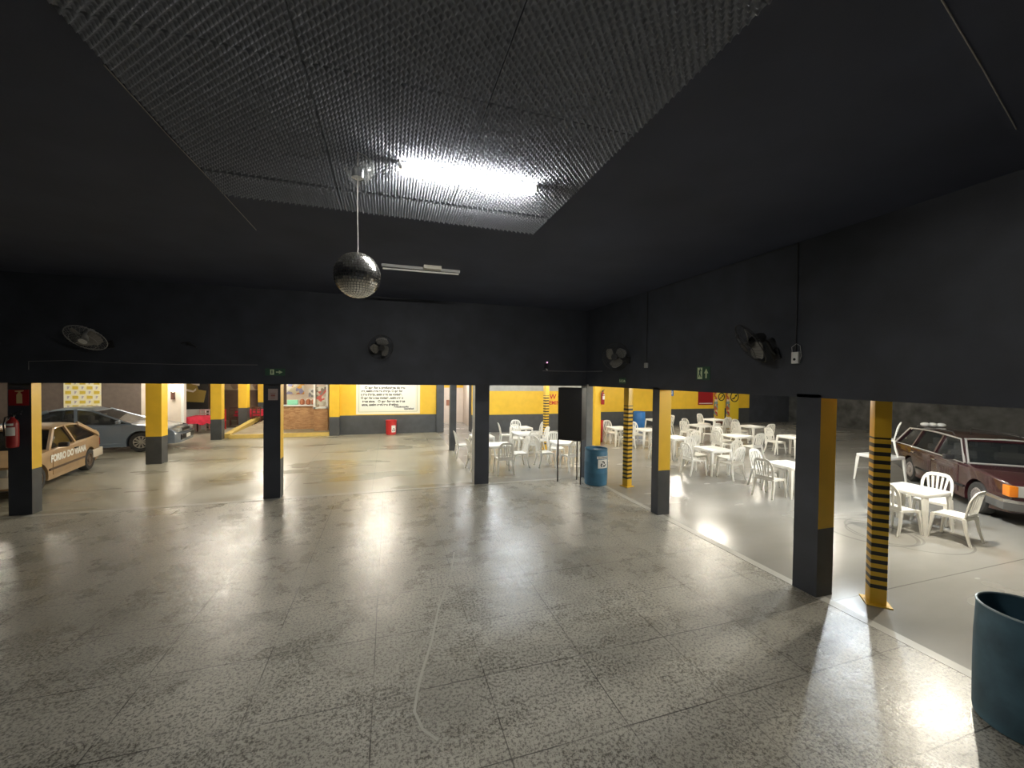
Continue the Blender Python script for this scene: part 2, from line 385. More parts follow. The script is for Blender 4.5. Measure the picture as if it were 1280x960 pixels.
# square pillars; face materials: 0 black, 1 yellow, 2 charcoal, 3 pale grey
PM = [BLACK, YEL, CHAR, GREYP]
def pillar(x0, x1, y0, y1, faces, split=.84, z1=Z0+.04, z0=0):
    "faces: south, east, north, west -> (lower, upper) material"
    mb = MB()
    for za, zb, k in ((z0, split, 0), (split, z1, 1)):
        n = len(mb.f); mb.box((x0, y0, za), (x1, y1, zb))
        mb.m[n+2] = faces[0][k]; mb.m[n+3] = faces[1][k]; mb.m[n+4] = faces[2][k]; mb.m[n+5] = faces[3][k]
    return struct('pillar', mb, PM)
K, Y, G3 = (0, 0), (2, 1), (3, 3)
PL = [
 (pillar(-6.62, -6.29, 9.60, 9.82, (K, Y, Y, Y)), 'black square pillar carrying the fire extinguisher'),
 (pillar(-2.52, -2.20, 9.52, 9.78, (K, Y, Y, Y)), 'black square pillar with a small paper notice under the exit sign'),
 (pillar(2.02, 2.38, 9.50, 9.80, (K, K, Y, G3)), 'black square pillar in the middle, beside the white chairs'),  # pale grey west face paints in the light falling on that side
 (pillar(5.0, 5.27, 6.45, 6.66, (Y, Y, Y, K), .87), 'black and yellow pillar between the striped post and the white chairs'),
 (pillar(5.0, 5.27, 3.46, 3.76, (Y, Y, Y, K), .84), 'nearest black and yellow pillar, in front of the red wagon'),
 (pillar(4.95, 5.13, 9.3, 9.62, (G3, G3, Y, K)), 'grey corner pillar behind the black cabinet'),
 (pillar(-6.68, -6.30, 14.0, 14.34, (Y, Y, Y, Y), .80, ZC), 'yellow and charcoal pillar beside the grey blue sedan'),
 (pillar(-6.75, -6.38, 18.55, 18.85, (Y, Y, Y, Y), .82, ZC), 'yellow and charcoal pillar beside the red clothed table'),
 (pillar(-7.1, -6.72, 22.7, 23.1, (Y, Y, Y, Y), .96, ZC), 'yellow pillar behind the sloping kerb'),
 (pillar(-7.05, -6.75, 25.6, 25.9, (Y, Y, Y, Y), 1.05, ZC), 'farthest orange yellow pillar at the rear wall'),
 (pillar(-2.45, -2.05, 18.72, 18.9, (Y, Y, Y, Y), .82, ZC), 'yellow wall pillar between the brick booth and the mural'),
 (pillar(2.15, 2.5, 18.8, 19.1, ((2, 2),)*4, .84, ZC), 'charcoal wall pillar at the right end of the mural'),
 (pillar(2.1, 2.32, 14.1, 14.35, ((2, 2),)*4, .84, ZC), 'slim charcoal pillar left of the chair group'),
 (pillar(7.72, 8.0, 13.85, 14.2, ((1, 1),)*4, .8, ZC), 'plain yellow pillar with a fire extinguisher, behind the blue barrel'),
]
for o, l in PL: o['label'] = l

# ------------------------------------------------------------------ plastic chairs and tables
def arch(w0, w1, z0, z1, n=16):
    "backrest outline, half widths w0 at the bottom to w1 at the top"
    pts = []
    for i in range(n+1):
        t = i/n*2-1                                     # -1..1
        a = (t*.5+.5)*PI
        cx = -math.cos(a); sx_ = math.sin(a)
        ww = w0+(w1-w0)*min(1, sx_*1.15)
        pts.append((math.copysign(abs(cx)**.55, cx)*ww, z0+(z1-z0)*sx_**.75))
    return pts
def back_y(z, x): return -.19-(z-.42)*.27+.30*x*x*2.0*min(1, (z-.38)*3)
def chair_meshes():
    P = {}
    s = MB(); n = 8; top = []; bot = []
    for j in range(n+1):
        for i in range(n+1):
            u, v = i/n*2-1, j/n*2-1
            hw = .215-.02*(1-v)/2
            x = u*hw; y = v*.215
            z = .435-.018*(1-u*u)*(1-v*v)-(.022*max(0, v-.5)*2)
            top.append((x, y, z)); bot.append((x, y, z-.022-(.02 if max(abs(u), abs(v)) > .9 else 0)))
    q = lambda a: [(j*(n+1)+i, j*(n+1)+i+1, (j+1)*(n+1)+i+1, (j+1)*(n+1)+i) for j in range(n) for i in range(n)]
    fs = q(0); m = (n+1)**2
    fs += [tuple(k+m for k in reversed(f)) for f in q(0)]
    edge = [i for i in range(n+1)]+[j*(n+1)+n for j in range(1, n+1)]+[n*(n+1)+i for i in range(n-1, -1, -1)]+[j*(n+1) for j in range(n-1, 0, -1)]
    fs += [(edge[k], edge[(k+1) % len(edge)], edge[(k+1) % len(edge)]+m, edge[k]+m) for k in range(len(edge))]
    s.add(top+bot, fs); P['seat'] = s.data('seat', PLAST, True)
    b = MB(); A = arch(.19, .235, .43, .865)
    def ring(x, z, wx, wz):                              # flattened section of the frame
        y = back_y(z, x); return y
    rings = []
    for i, (x, z) in enumerate(A):
        a = A[max(i-1, 0)]; c = A[min(i+1, len(A)-1)]
        tx, tz = c[0]-a[0], c[1]-a[1]; L = math.hypot(tx, tz); nx, nz = -tz/L, tx/L
        k = .021 if abs(x) > .14 else .03
        p = [(x+nx*k, z+nz*k), (x-nx*k, z-nz*k)]
        r_ = []
        for (px_, pz), dy in ((p[0], .009), (p[1], .009), (p[1], -.009), (p[0], -.009)):
            r_.append((px_, back_y(pz, px_)+dy, pz))
        rings.append(r_)
    b.loft(rings)
    for k in range(-2, 3):
        x0, x1 = k*.046, k*.068
        zt = .80-abs(k)*.012
        rg = []
        for t in (0, .33, .66, 1):
            z = .47+(zt+.03-.47)*t; x = x0+(x1-x0)*t; hw = .0125+.005*t
            rg.append([(x-hw, back_y(z, x-hw)+.006, z), (x+hw, back_y(z, x+hw)+.006, z), (x+hw, back_y(z, x+hw)-.006, z), (x-hw, back_y(z, x-hw)-.006, z)])
        b.loft(rg)
    rg = []
    for t in range(9):
        x = -.195+.39*t/8
        rg.append([(x, back_y(.44, x)+.008, .43), (x, back_y(.49, x)+.008, .49), (x, back_y(.49, x)-.008, .49), (x, back_y(.44, x)-.008, .43)])
    b.loft(rg)
    P['backrest'] = b.data('backrest', PLAST, True)
    legs = []
    for sx_ in (-1, 1):
        for sy in (1, -1):
            l = MB()
            l.loft([[(sx_*.20+a*.026, sy*.185+c*.024, .425) for a, c in ((-1,-1),(1,-1),(1,1),(-1,1))],
                    [(sx_*.215+a*.019, sy*.215+c*.018, .2) for a, c in ((-1,-1),(1,-1),(1,1),(-1,1))],
                    [(sx_*.228+a*.016, sy*(.235 if sy > 0 else .27)+c*.016, 0) for a, c in ((-1,-1),(1,-1),(1,1),(-1,1))]])
            legs.append(l.data('leg', PLAST, True, bevel=.004, seg=1))
    P['leg'] = legs
    return P
CH = chair_meshes(); CHN = 0
CHG = 'white plastic chairs around the tables'
def chair(x, y, rz, label, group=CHG, z=0):
    o = thing('plastic_chair', label, 'chair', (x, y, z), rz, group)
    link('seat', CH['seat'], o); link('backrest', CH['backrest'], o)
    for l in CH['leg']: link('leg', l, o)
    return o
def table_meshes():
    t = MB(); c = .05; h = .36
    pts = []
    for sx_, sy, a0 in ((1, 1, 0), (-1, 1, PI/2), (-1, -1, PI), (1, -1, 1.5*PI)):
        for k in range(4): pts.append((sx_*(h-c)+c*math.cos(a0+k*PI/6), sy*(h-c)+c*math.sin(a0+k*PI/6)))
    t.loft([[(p[0]*.97, p[1]*.97, .635) for p in pts], [(p[0], p[1], .64) for p in pts], [(p[0], p[1], .70) for p in pts], [(p[0]*.975, p[1]*.975, .708) for p in pts]])
    top = t.data('tabletop', PLASTT, True, bevel=.003, seg=1)
    legs = []
    for sx_ in (-1, 1):
        for sy in (-1, 1):
            l = MB()
            def L(x, y, a, th): return [(x, y), (x-sx_*a, y), (x-sx_*a, y-sy*th), (x-sx_*th, y-sy*th), (x-sx_*th, y-sy*a), (x, y-sy*a)]
            l.loft([[(p[0], p[1], 0) for p in L(sx_*.385, sy*.385, .038, .016)], [(p[0], p[1], .635) for p in L(sx_*.352, sy*.352, .075, .018)]])
            legs.append(l.data('leg', PLAST))
    return top, legs
TT, TL = table_meshes()
def table(x, y, label, rz=0):
    o = thing('plastic_table', label, 'table', (x, y, 0), rz, 'white square plastic tables')
    link('tabletop', TT, o)
    for l in TL: link('leg', l, o)
    return o
# side: which side of the table the chair stands on -> offset, turn (0 faces +y)
SIDE = {'S': (0, -.62, 0), 'N': (0, .62, PI), 'W': (-.62, 0, -PI/2), 'E': (.62, 0, PI/2)}
WORD = {'S': 'near right', 'N': 'far left', 'W': 'near left', 'E': 'far right'}
TABLES = [  # x, y, what tells the table apart, sides with a chair
 (9.2, 4.70, 'in front of the dark red wagon', 'SNWE'),
 (8.95, 6.88, 'half hidden by the nearest pillar', 'WN'),
 (8.78, 9.0, 'first in view right of the second yellow pillar', 'WSNE'),
 (9.2, 11.05, 'beside the edge of the second yellow pillar', 'SWE'),
 (12.75, 13.75, 'in the middle behind the front row of tables', 'WSN'),
 (15.3, 15.6, 'in front of the yellow kiosk panels', 'SN'),
 (12.3, 16.1, 'below the blue square sign', 'SE'),
 (11.75, 10.95, 'in the centre of the open concrete floor', 'SWN'),
 (14.75, 13.0, 'at the edge of the dark corner', 'SWN'),
 (13.5, 10.25, 'touching the left edge of the nearest pillar', 'N'),
 (8.75, 13.75, 'just right of the plain yellow pillar', 'SN'),
 (9.55, 13.05, 'right of the striped post', 'SN'),
 (4.95, 14.6, 'farthest back in the chair group', 'WNE'),
 (4.55, 13.1, 'in the thick of the chair group', 'SEN'),
 (5.1, 11.0, 'behind the black cabinet', 'WNS'),
 (3.05, 11.05, 'right of the middle black pillar', 'WSE'),
 (2.95, 12.75, 'left of the middle black pillar', 'WN'),
]
JIT = random.Random(3)
for i, (x, y, d, sides) in enumerate(TABLES):
    table(x, y, 'white square plastic table '+d, 0 if i == 0 else JIT.uniform(-.06, .06))
    for s in sides:
        dx, dy, rz = SIDE[s]
        if i == 0: dx, dy, rz = {'S': (-.06, -.58, .08), 'N': (.50, .62, PI), 'W': (-.58, -.06, -PI/2), 'E': (.72, .08, PI/2+.15)}[s]
        k = JIT.uniform(-.06, .06)*(i > 0)
        chair(x+dx+(k if dx == 0 else 0), y+dy+(k if dy == 0 else 0), rz+JIT.uniform(-.14, .14), '%s chair of the table %s' % (WORD[s], d))
table(12.45, 7.08, 'white plastic table behind the nearest striped post with a chair standing on it')
chair(12.55, 7.06, .5, 'white plastic chair standing on top of a table behind the striped post', z=.708)

# ------------------------------------------------------------------ cars
def xz(a, t): return a
def car(name, label, P, loc, rotz, paint, trim):
    o = thing(name, label, 'car', loc, rotz)
    w_, top, zb = P['w'], P['top'], P['zb']; r = P['tyre']; xr, xf = P['axles']; ar = r+.055
    bot = []
    # underside from front to rear with both wheel arches
    x_front, x_rear = top[-1][0], top[0][0]
    bot.append((x_front-.03, zb+.06))
    for xc in (xf, xr):
        a0 = math.asin((zb-r)/ar) if abs(zb-r) < ar else 0
        for k in range(13):
            a = a0+(PI-2*a0)*k/12
            bot.append((xc+ar*math.cos(a), r+ar*math.sin(a)))
    bot.append((x_rear+.03, zb+.08))
    L0, L1 = x_rear, x_front; xc_ = (L0+L1)/2
    def plan(x): return 1-.10*abs((x-xc_)/((L1-L0)/2))**5
    mb = MB(); rings = []
    for fy, i in ((-1, .055), (-.975, .018), (-.9, 0), (0, -.015), (.9, 0), (.975, .018), (1, .055)):
        rg = []
        for x, z in top:
            xx = min(max(x, L0+i*.7), L1-i*.7); rg.append((xx, fy*w_*plan(xx), z-(i if z > zb+.25 else 0)))
        for x, z in bot:
            xx = min(max(x, L0+i*.7), L1-i*.7); rg.append((xx, fy*w_*plan(xx), z))
        rings.append(rg)
    mb.loft(rings)
    body = part('body', mb, paint, o, smooth=True, angle=28)
    GL, DK = P['glass'], DARKM
    part('wheel_well', MB().box((xr-ar, -w_+.22, r*.6), (xr+ar, w_-.22, r+ar*.93)).box((xf-ar, -w_+.22, r*.6), (xf+ar, w_-.22, r+ar*.93)), DK, o)
    # greenhouse
    Bf, Tf, Tr, Br = P['house']; yb = w_-.05; yt = yb-P['tumble']; splits = P['splits']
    zr = lambda x: Tf[1]+(Tr[1]-Tf[1])*(Tf[0]-x)/(Tf[0]-Tr[0])+P['crown']*(1-((x-(Tf[0]+Tr[0])/2)/((Tf[0]-Tr[0])/2))**2)
    rings = []; nx_ = 8
    for k in range(nx_+1):
        x = Tr[0]-.06+(Tf[0]-Tr[0]+.12)*k/nx_
        z = zr(min(max(x, Tr[0]), Tf[0])); e = .03 if k in (0, nx_) else 0
        rings.append([(x, -yt-.02, z-.045), (x, -yt-.012, z-.012-e), (x, -yt*.85, z+.012-e), (x, -yt*.45, z+.03-e), (x, yt*.45, z+.03-e), (x, yt*.85, z+.012-e), (x, yt+.012, z-.012-e), (x, yt+.02, z-.045)])
    part('roof', MB().loft(rings), paint, o, smooth=True, angle=35)
    win = []
    def belt(x): # belt height along the top profile
        for a, b in zip(top, top[1:]):
            if a[0] <= x <= b[0]: return a[1]+(b[1]-a[1])*(x-a[0])/max(b[0]-a[0], 1e-6)
        return top[-1][1]
    pts = [(Br, Tr)]+[((s[0], belt(s[0])), (s[1], zr(s[1]))) for s in splits]+[(Bf, Tf)]
    for sy in (-1, 1):
        for k, (b_, t_) in enumerate(pts):
            pw = P['pil'][k]
            part('window_pillar', MB().bar((b_[0], sy*yb, b_[1]-.03), (t_[0], sy*yt, t_[1]-.02), .05, pw, up=(1, 0, 0)), P.get('pilmat', paint), o)
        for k in range(len(pts)-1):
            (b0, t0), (b1, t1) = pts[k], pts[k+1]
            win.append(MB().prism([(0, 0), (1, 0), (1, 1), (0, 1)], (0, 0, 0), (0, 0, 0), (0, 0, 0), (0, 0, 0)))
            q = [Vector((b0[0], sy*(yb-.012), b0[1]-.02)), Vector((b1[0], sy*(yb-.012), b1[1]-.02)), Vector((t1[0], sy*(yt-.012), t1[1]-.03)), Vector((t0[0], sy*(yt-.012), t0[1]-.03))]
            d = Vector((0, -sy*.006, 0))
            win[-1] = MB().add(q+[p+d for p in q], [(3,2,1,0),(4,5,6,7),(0,1,5,4),(1,2,6,5),(2,3,7,6),(3,0,4,7)])
    for q in win: part('side_window', q, GL, o)
    for nm, (b_, t_) in (('windshield', (Bf, Tf)), ('rear_window', (Br, Tr))):
        q = [Vector((b_[0], -yb+.03, b_[1]-.02)), Vector((b_[0], yb-.03, b_[1]-.02)), Vector((t_[0], yt-.02, t_[1]-.02)), Vector((t_[0], -yt+.02, t_[1]-.02))]
        d = Vector((0, 0, .008))
        part(nm, MB().add(q+[p+d for p in q], [(3,2,1,0),(4,5,6,7),(0,1,5,4),(1,2,6,5),(2,3,7,6),(3,0,4,7)]), GL, o)
    if P.get('chrome'):
        t = MB()
        for sy in (-1, 1):
            line = [(Br[0], sy*(yb+.012), Br[1]), (Tr[0], sy*(yt+.022), Tr[1]-.015)]+[(x, sy*(yt+.024), zr(x)-.02) for x in [Tr[0]+(Tf[0]-Tr[0])*k/6 for k in range(1, 6)]]+[(Tf[0], sy*(yt+.022), Tf[1]-.015), (Bf[0], sy*(yb+.012), Bf[1])]
            t.tube(line, .018, 6)
            t.tube([(x, sy*(yb+.02), belt(x)-.005) for x in [Br[0]+(Bf[0]-Br[0])*k/8 for k in range(9)]], .010, 6)
        t.tube([(Bf[0], -yb+.03, Bf[1]), (Bf[0]+.02, 0, Bf[1]+.012), (Bf[0], yb-.03, Bf[1])], .02, 6)
        for sy in (-1, 1): t.tube([(Bf[0]+.01, sy*(yb-.05), Bf[1]), (Tf[0]+.02, sy*(yt-.04), Tf[1])], .018, 6)
        t.tube([(Tf[0]+.02, -yt+.02, Tf[1]-.005), (Tf[0]+.03, 0, Tf[1]+.02), (Tf[0]+.02, yt-.02, Tf[1]-.005)], .02, 6)
        part('chrome_trim', t, TRIMB, o, smooth=True, label='chrome window trim')
    # doors, seams and handles on both flanks
    for sy in (-1, 1):
        for (x0, x1) in P['doors']:
            n_ = 5; up = [(x1+(x0-x1)*k/n_, belt(x1+(x0-x1)*k/n_)-.075) for k in range(n_+1)]
            lo = [(max(x0, xr+ar+.02) if x0 < xr+ar else x0, zb+.09), (min(x1, xf-ar-.02), zb+.09)]
            poly = up+[(x0, .62)]+lo+[(x1, .62)]
            d = part('door', MB().prism(poly, (0, sy*(w_*plan(x0)-.006), 0), (1, 0, 0), (0, 0, 1), (0, sy*.014, 0)), paint, o, bevel=.006, seg=2)
            hx = x0+.12
            part('door_handle', MB().cbox((hx, sy*(w_+.022), belt(hx)-.14), (.17, .03, .028)), P.get('handle', DK), d, bevel=.006)
        part('side_moulding', MB().box((xr+ar+.02, min(sy*w_, sy*(w_+.022)), P['mould']), (xf-ar-.02, max(sy*w_, sy*(w_+.022)), P['mould']+.05)), trim, o, bevel=.006)
        m_ = MB().cbox((Bf[0]-.28, sy*(w_+.10), Bf[1]+.07), (.10, .17, .11))
        part('door_mirror', m_, P.get('mirror', paint), o, bevel=.025, seg=3)
        # lights
        part('headlight', MB().cbox((x_front-.035, sy*(w_-.30), P['lamp'][0]), (.09, P['lamp'][1], P['lamp'][2])), P['lampmat'], o, bevel=.012)
        part('tail_light', MB().cbox((x_rear+.02, sy*(w_-.20), P['tail'][0]), (.06, .26, P['tail'][1])), REDL, o, bevel=.01)
        if P.get('indicator'):
            part('indicator', MB().cbox((x_front-.075, sy*(w_-.085), P['lamp'][0]), (.19, .12, P['lamp'][2])), AMBER, o, bevel=.015, label='orange corner indicator')
    for nm, xx, sg in (('front_bumper', x_front, 1), ('rear_bumper', x_rear, -1)):
        bb = MB(); prof = []
        for k in range(13):
            y_ = -w_+2*w_*k/12; u = abs(y_)/w_
            prof.append((xx+sg*(.07-.13*u**6), y_*1.01))
        prof = [(xx-sg*.55, -w_-.012)]+prof+[(xx-sg*.55, w_+.012)]
        zl, zh = P['bump']; rg = []
        for (x, y_) in prof: rg.append([(x, y_, zl), (x, y_, zh), (x-sg*.06, y_*.95, zh), (x-sg*.06, y_*.95, zl)])
        bb.loft(rg)
        bo = part(nm, bb, P['bumpmat'], o, bevel=.012)
        if P.get('chrome'):
            part('chrome_strip', MB().loft([[(x+sg*.008, y_*1.008, zh-.055), (x+sg*.008, y_*1.008, zh-.005), (x, y_, zh-.005), (x, y_, zh-.055)] for (x, y_) in prof]), CHROME, bo, label='chrome strip along the bumper')
    part('grille', MB().cbox((x_front-.02, 0, P['lamp'][0]), (.07, 2*(w_-.30)-P['lamp'][1]-.04, P['lamp'][2])), P.get('grillemat', DK), o, bevel=.01)
    zpl = (P['bump'][0]+P['bump'][1])/2
    part('license_plate', MB().cbox((x_front+.075, 0, zpl+.02), (.015, .40, .13)), PAPER, o)
    part('license_plate', MB().cbox((x_rear-.075, 0, zpl+.02), (.015, .40, .13)), PAPER, o)
    # wheels
    for x in (xr, xf):
        for sy in (-1, 1):
            yc = sy*(w_-.105); rot = Matrix.Translation((x, yc, r)) @ Matrix.Rotation(-sy*PI/2, 4, 'X')
            t = MB().lathe([(r*.60, -.085), (r*.9, -.092), (r, -.06), (r, .06), (r*.92, .09), (r*.64, .09), (r*.6, .05), (r*.6, -.05)], 28, caps=False); t.loft([[(r*.6*math.cos(2*PI*k/28), r*.6*math.sin(2*PI*k/28), z) for k in range(28)] for z in (-.085, -.04)], 0)
            wo = part('wheel', t.xform(rot), RUB, o, smooth=True)
            h = MB(); q = r*.63
            if P['rim'] == 'cap':
                h.lathe([(q, .06), (q, .078), (q*.93, .09), (q*.72, .094), (q*.66, .082), (q*.42, .086), (q*.36, .1), (q*.1, .105)], 28)
                for k in range(20):
                    a = 2*PI*k/20; h.cbox((0, 0, 0), (q*.16, .012, .012), mat=Matrix.Rotation(a, 4, 'Z') @ Matrix.Translation((q*.83, 0, .094)))
            elif P['rim'] == 'spoke':
                h.lathe([(q, .05), (q, .088), (q*.92, .088), (q*.92, .05)], 28, caps=False)
                h.lathe([(q*.22, .03), (q*.22, .082), (q*.12, .09)], 16)
                for k in range(10):
                    a = 2*PI*k/10
                    h.add([Matrix.Rotation(a, 4, 'Z') @ Vector(p) for p in ((q*.18, -.012, .075), (q*.94, -.03, .08), (q*.94, .03, .08), (q*.18, .012, .075), (q*.18, -.012, .05), (q*.94, -.03, .05), (q*.94, .03, .05), (q*.18, .012, .05))], [(0,1,2,3),(7,6,5,4),(0,4,5,1),(2,6,7,3),(1,5,6,2),(3,7,4,0)])
            else:
                h.lathe([(q, .05), (q, .085), (q*.88, .085), (q*.8, .05), (q*.45, .06), (q*.4, .085), (q*.1, .088)], 24)
                for k in range(8):
                    a = 2*PI*k/8; h.cyl(Matrix.Rotation(a, 4, 'Z') @ Vector((q*.62, 0, .05)), Matrix.Rotation(a, 4, 'Z') @ Vector((q*.62, 0, .062)), q*.1, 8)
            part('hubcap', h.xform(rot), P['rimmat'], wo, smooth=True)
    # seats
    for x in P['seats']:
        for sy in (-1, 1):
            st = MB().cbox((x, sy*w_*.44, P['belt']-.14), (.14, .46, .55)).cbox((x-.02, sy*w_*.44, P['belt']+.21), (.09, .26, .17))
            part('car_seat', st, P['seatmat'], o, bevel=.04, seg=2)
    part('dashboard', MB().box((Bf[0]-.55, -w_+.16, P['belt']-.3), (Bf[0]-.05, w_-.16, P['belt']-.06)), DK, o, bevel=.03)
    for e in P.get('extra', ()): e(o, w_, yt, zr, belt)
    return o
TRIMB = mat('bright_window_trim', (.55, .54, .52), .3, .4)
REDL = mat('tail_lamp_red', (.30, .02, .015), .2)
AMBER = mat('indicator_amber', (.75, .22, .02), .2)
LAMPG = mat('headlamp_glass', (.55, .56, .55), .1, .3)
DGL = glass('dark_car_glass', (.012, .013, .016), .82)
LGL = glass('clear_car_glass', (.02, .024, .026), .5)
MAROON = mat('maroon_car_paint', (.034, .007, .010), .26, var=.1, vscale=2, coat=1.0)
TAN = mat('tan_car_paint', (.38, .245, .125), .45, var=.1, vscale=3, coat=.3)
SLATE = mat('slate_blue_car_paint', (.165, .205, .26), .3, .25, coat=1.0)
SEATL = mat('pale_seat_vinyl', (.42, .40, .37), .6)
SEATD = mat('dark_seat_cloth', (.04, .04, .045), .8)
BUMPG = mat('grey_bumper_plastic', (.10, .10, .10), .45)
BUMPW = mat('worn_white_bumper', (.62, .55, .45), .5)
HUB = mat('grey_hubcap', (.30, .27, .26), .35, .3)
ALLOY = mat('alloy_rim', (.52, .50, .47), .3, .7)

def wagon_extra(o, w_, yt, zr, belt):
    for sy in (-1, 1):
        rr = MB().tube([(-1.95, sy*(yt-.10), 1.39), (-1.85, sy*(yt-.10), 1.445), (-.2, sy*(yt-.10), 1.475), (-.1, sy*(yt-.10), 1.42)], .012, 8)
        part('roof_rail', rr, DARKM, o, smooth=True)
    part('antenna', MB().tube([(-.35, -.15, 1.45), (-.45, -.15, 1.60)], .006, 6), DARKM, o)
wag = dict(w=.89, zb=.20, tyre=.315, axles=(-1.33, 1.46), tumble=.20, crown=.045, mould=.42, belt=.93, glass=LGL, chrome=True,
    top=[(-2.36, .45), (-2.35, .80), (-2.28, .93), (-1.2, .95), (0, .945), (.93, .93), (1.6, .90), (2.2, .82), (2.32, .76), (2.34, .45)],
    house=((.98, .93), (.42, 1.39), (-1.92, 1.38), (-2.22, .94)), splits=((-1.28, -1.22), (-.22, -.25)), pil=(.10, .06, .07, .05),
    doors=((-1.22, -.25), (-.22, .86)), lamp=(.66, .34, .20), tail=(.68, .22), indicator=True, lampmat=LAMPG, bump=(.30, .50), bumpmat=BUMPG,
    rim='cap', rimmat=HUB, seats=(-.15, -1.05), seatmat=SEATL, handle=CHROME, mirror=DARKM, grillemat=CHROME, extra=(wagon_extra,))
car('station_wagon', 'dark red old station wagon with chrome trim and roof rails beside the white tables', wag, (13.1, 5.35, 0), math.atan2(-.74, -.67), MAROON, DARKM)

rb_ = MB()
for k in range(3): rb_.sphere((-.16+.16*k, .02*(k % 2), .055), .085, 12, 0, (1.2, 1, .65))
solo('cloth_bundle', rb_, mat('white_cloth', (.75, .74, .70), .8, bump=.3, bscale=12), 'small white cloth bundle lying on the rear of the dark red wagon roof', 'cloth', (14.13, 6.85, 1.437), -.75, smooth=True)
def tan_extra(o, w_, yt, zr, belt):
    part('rear_spoiler', MB().cbox((-1.78, 0, .985), (.22, 1.36, .05)), TAN, o, bevel=.02)
    m_ = frame_mat((.82, w_+.010, .585), (-1, 0, 0), (0, 0, 1))
    text('door_lettering', 'FORRO DO VIANA', .215, PAPER, o, m_, label='white capital lettering along the flank', sx=.92, offset=.011)
tan = dict(w=.80, zb=.19, tyre=.285, axles=(-1.16, 1.24), tumble=.17, crown=.035, mould=.40, belt=.88, glass=DGL,
    top=[(-1.93, .45), (-1.92, .82), (-1.84, .92), (-1.0, .89), (0, .88), (.75, .875), (1.5, .82), (1.98, .72), (2.0, .42)],
    house=((.78, .87), (.18, 1.31), (-1.02, 1.30), (-1.74, .93)), splits=((-.42, -.30),), pil=(.12, .07, .06),
    doors=((-.44, .72),), lamp=(.60, .32, .15), tail=(.68, .20), lampmat=LAMPG, bump=(.30, .52), bumpmat=BUMPW,
    rim='steel', rimmat=mat('rusty_steel_wheel', (.12, .085, .06), .6), seats=(-.25,), seatmat=SEATD, mirror=DARKM, extra=(tan_extra,))
car('hatchback_car', 'tan two door hatchback with white lettering on its side', tan, (-8.27, 12.33, 0), -PI/2+.19, TAN, mat('brown_moulding', (.10, .06, .035), .5))

sed = dict(w=.89, zb=.19, tyre=.325, axles=(-1.35, 1.35), tumble=.24, crown=.07, mould=.27, belt=.92, glass=LGL,
    top=[(-2.32, .45), (-2.31, .85), (-2.22, 1.00), (-1.75, 1.02), (-.6, .97), (.55, .94), (1.0, .96), (1.7, .86), (2.15, .74), (2.30, .58), (2.32, .40)],
    house=((1.10, .95), (.02, 1.40), (-1.0, 1.40), (-1.95, 1.02)), splits=((-1.35, -1.15), (-.25, -.36)), pil=(.10, .05, .07, .05),
    doors=((-1.02, -.18), (-.14, .86)), lamp=(.66, .36, .11), tail=(.86, .14), lampmat=LAMPG, bump=(.24, .55), bumpmat=SLATE,
    rim='spoke', rimmat=ALLOY, seats=(-.05, -.95), seatmat=SEATL, grillemat=DARKM,
    extra=(lambda o, w_, yt, zr, belt: part('lower_grille', MB().cbox((2.36, 0, .42), (.06, 1.35, .20)), DARKM, o, bevel=.02),))
car('sedan_car', 'grey blue sedan parked behind the tan hatchback', sed, (-9.35, 17.0, 0), .12, SLATE, SLATE)

# ------------------------------------------------------------------ barrels, posts, bins
def recycle(parent, o_, u, v, d, s, m):
    "three bent arrows, built as flat prisms"
    o_, u, v, d = Vector(o_), Vector(u), Vector(v), Vector(d)
    mb = MB()
    for k in range(3):
        a = PI/2+k*2*PI/3; ca, sa = math.cos(a-PI/2), math.sin(a-PI/2)
        rot = lambda p: (p[0]*ca-p[1]*sa, p[0]*sa+p[1]*ca)
        polyA = [(-.30, .62), (.16, .62), (.30, .38), (.42, .45), (.30, .06), (-.02, .22), (.10, .28), (.02, .42), (-.14, .42), (-.32, .34)]
        polyA = [rot((p[0]*s, p[1]*s)) for p in polyA]
        mb.prism(polyA, o_, u, v, d)
    return part('recycling_symbol', mb, m, parent)
def barrel(x, y, label, m, h=.89, r=.29, open_top=False, rz=0, n=40, scal=1):
    o = thing('plastic_barrel', label, 'barrel', (x, y, 0), rz)
    pr = [(r*.90, .0), (r*.965, .012), (r*.985, .05), (r*.97, .09), (r*.985, .12), (r, h*.33), (r*1.008, h*.34), (r*1.008, h*.36), (r, h*.37), (r, h*.62), (r*1.008, h*.63), (r*1.008, h*.65), (r, h*.66), (r*.99, h-.09), (r*.965, h-.07), (r*.97, h-.035), (r*.99, h-.03), (r*.99, h)]
    if open_top:
        pr = [(r*.90, 0), (r*.965, .015), (r*.99, .06), (r, h*.3), (r*1.004, h*.5), (r*1.0, h*.72), (r*.975, h-.05), (r*.97, h)]
        b = MB().lathe(pr+[(r*.93, h), (r*.94, h-.05), (r*.955, h*.5), (r*.94, .03), (.02, .025)], n)
        part('drum', b, m, o, smooth=True)
        part('rim', MB().tube([(r*.955*math.cos(2*PI*k/n), r*.955*math.sin(2*PI*k/n), h) for k in range(n)], .009, 8, closed=True), mat('worn_blue_rim', (.30, .38, .42), .35), o, smooth=True, label='pale worn rim')
    else:
        pr2 = pr+[(r*.95, h), (r*.93, h-.045), (r*.5, h-.05)]
        part('drum', MB().lathe(pr2, n), m, o, smooth=True)
    return o
bw = barrel(4.98, 8.82, 'blue plastic barrel with a white recycling sticker beside the black cabinet', BLUE, .90, .285)
tag(bw, bw['label'], 'barrel')
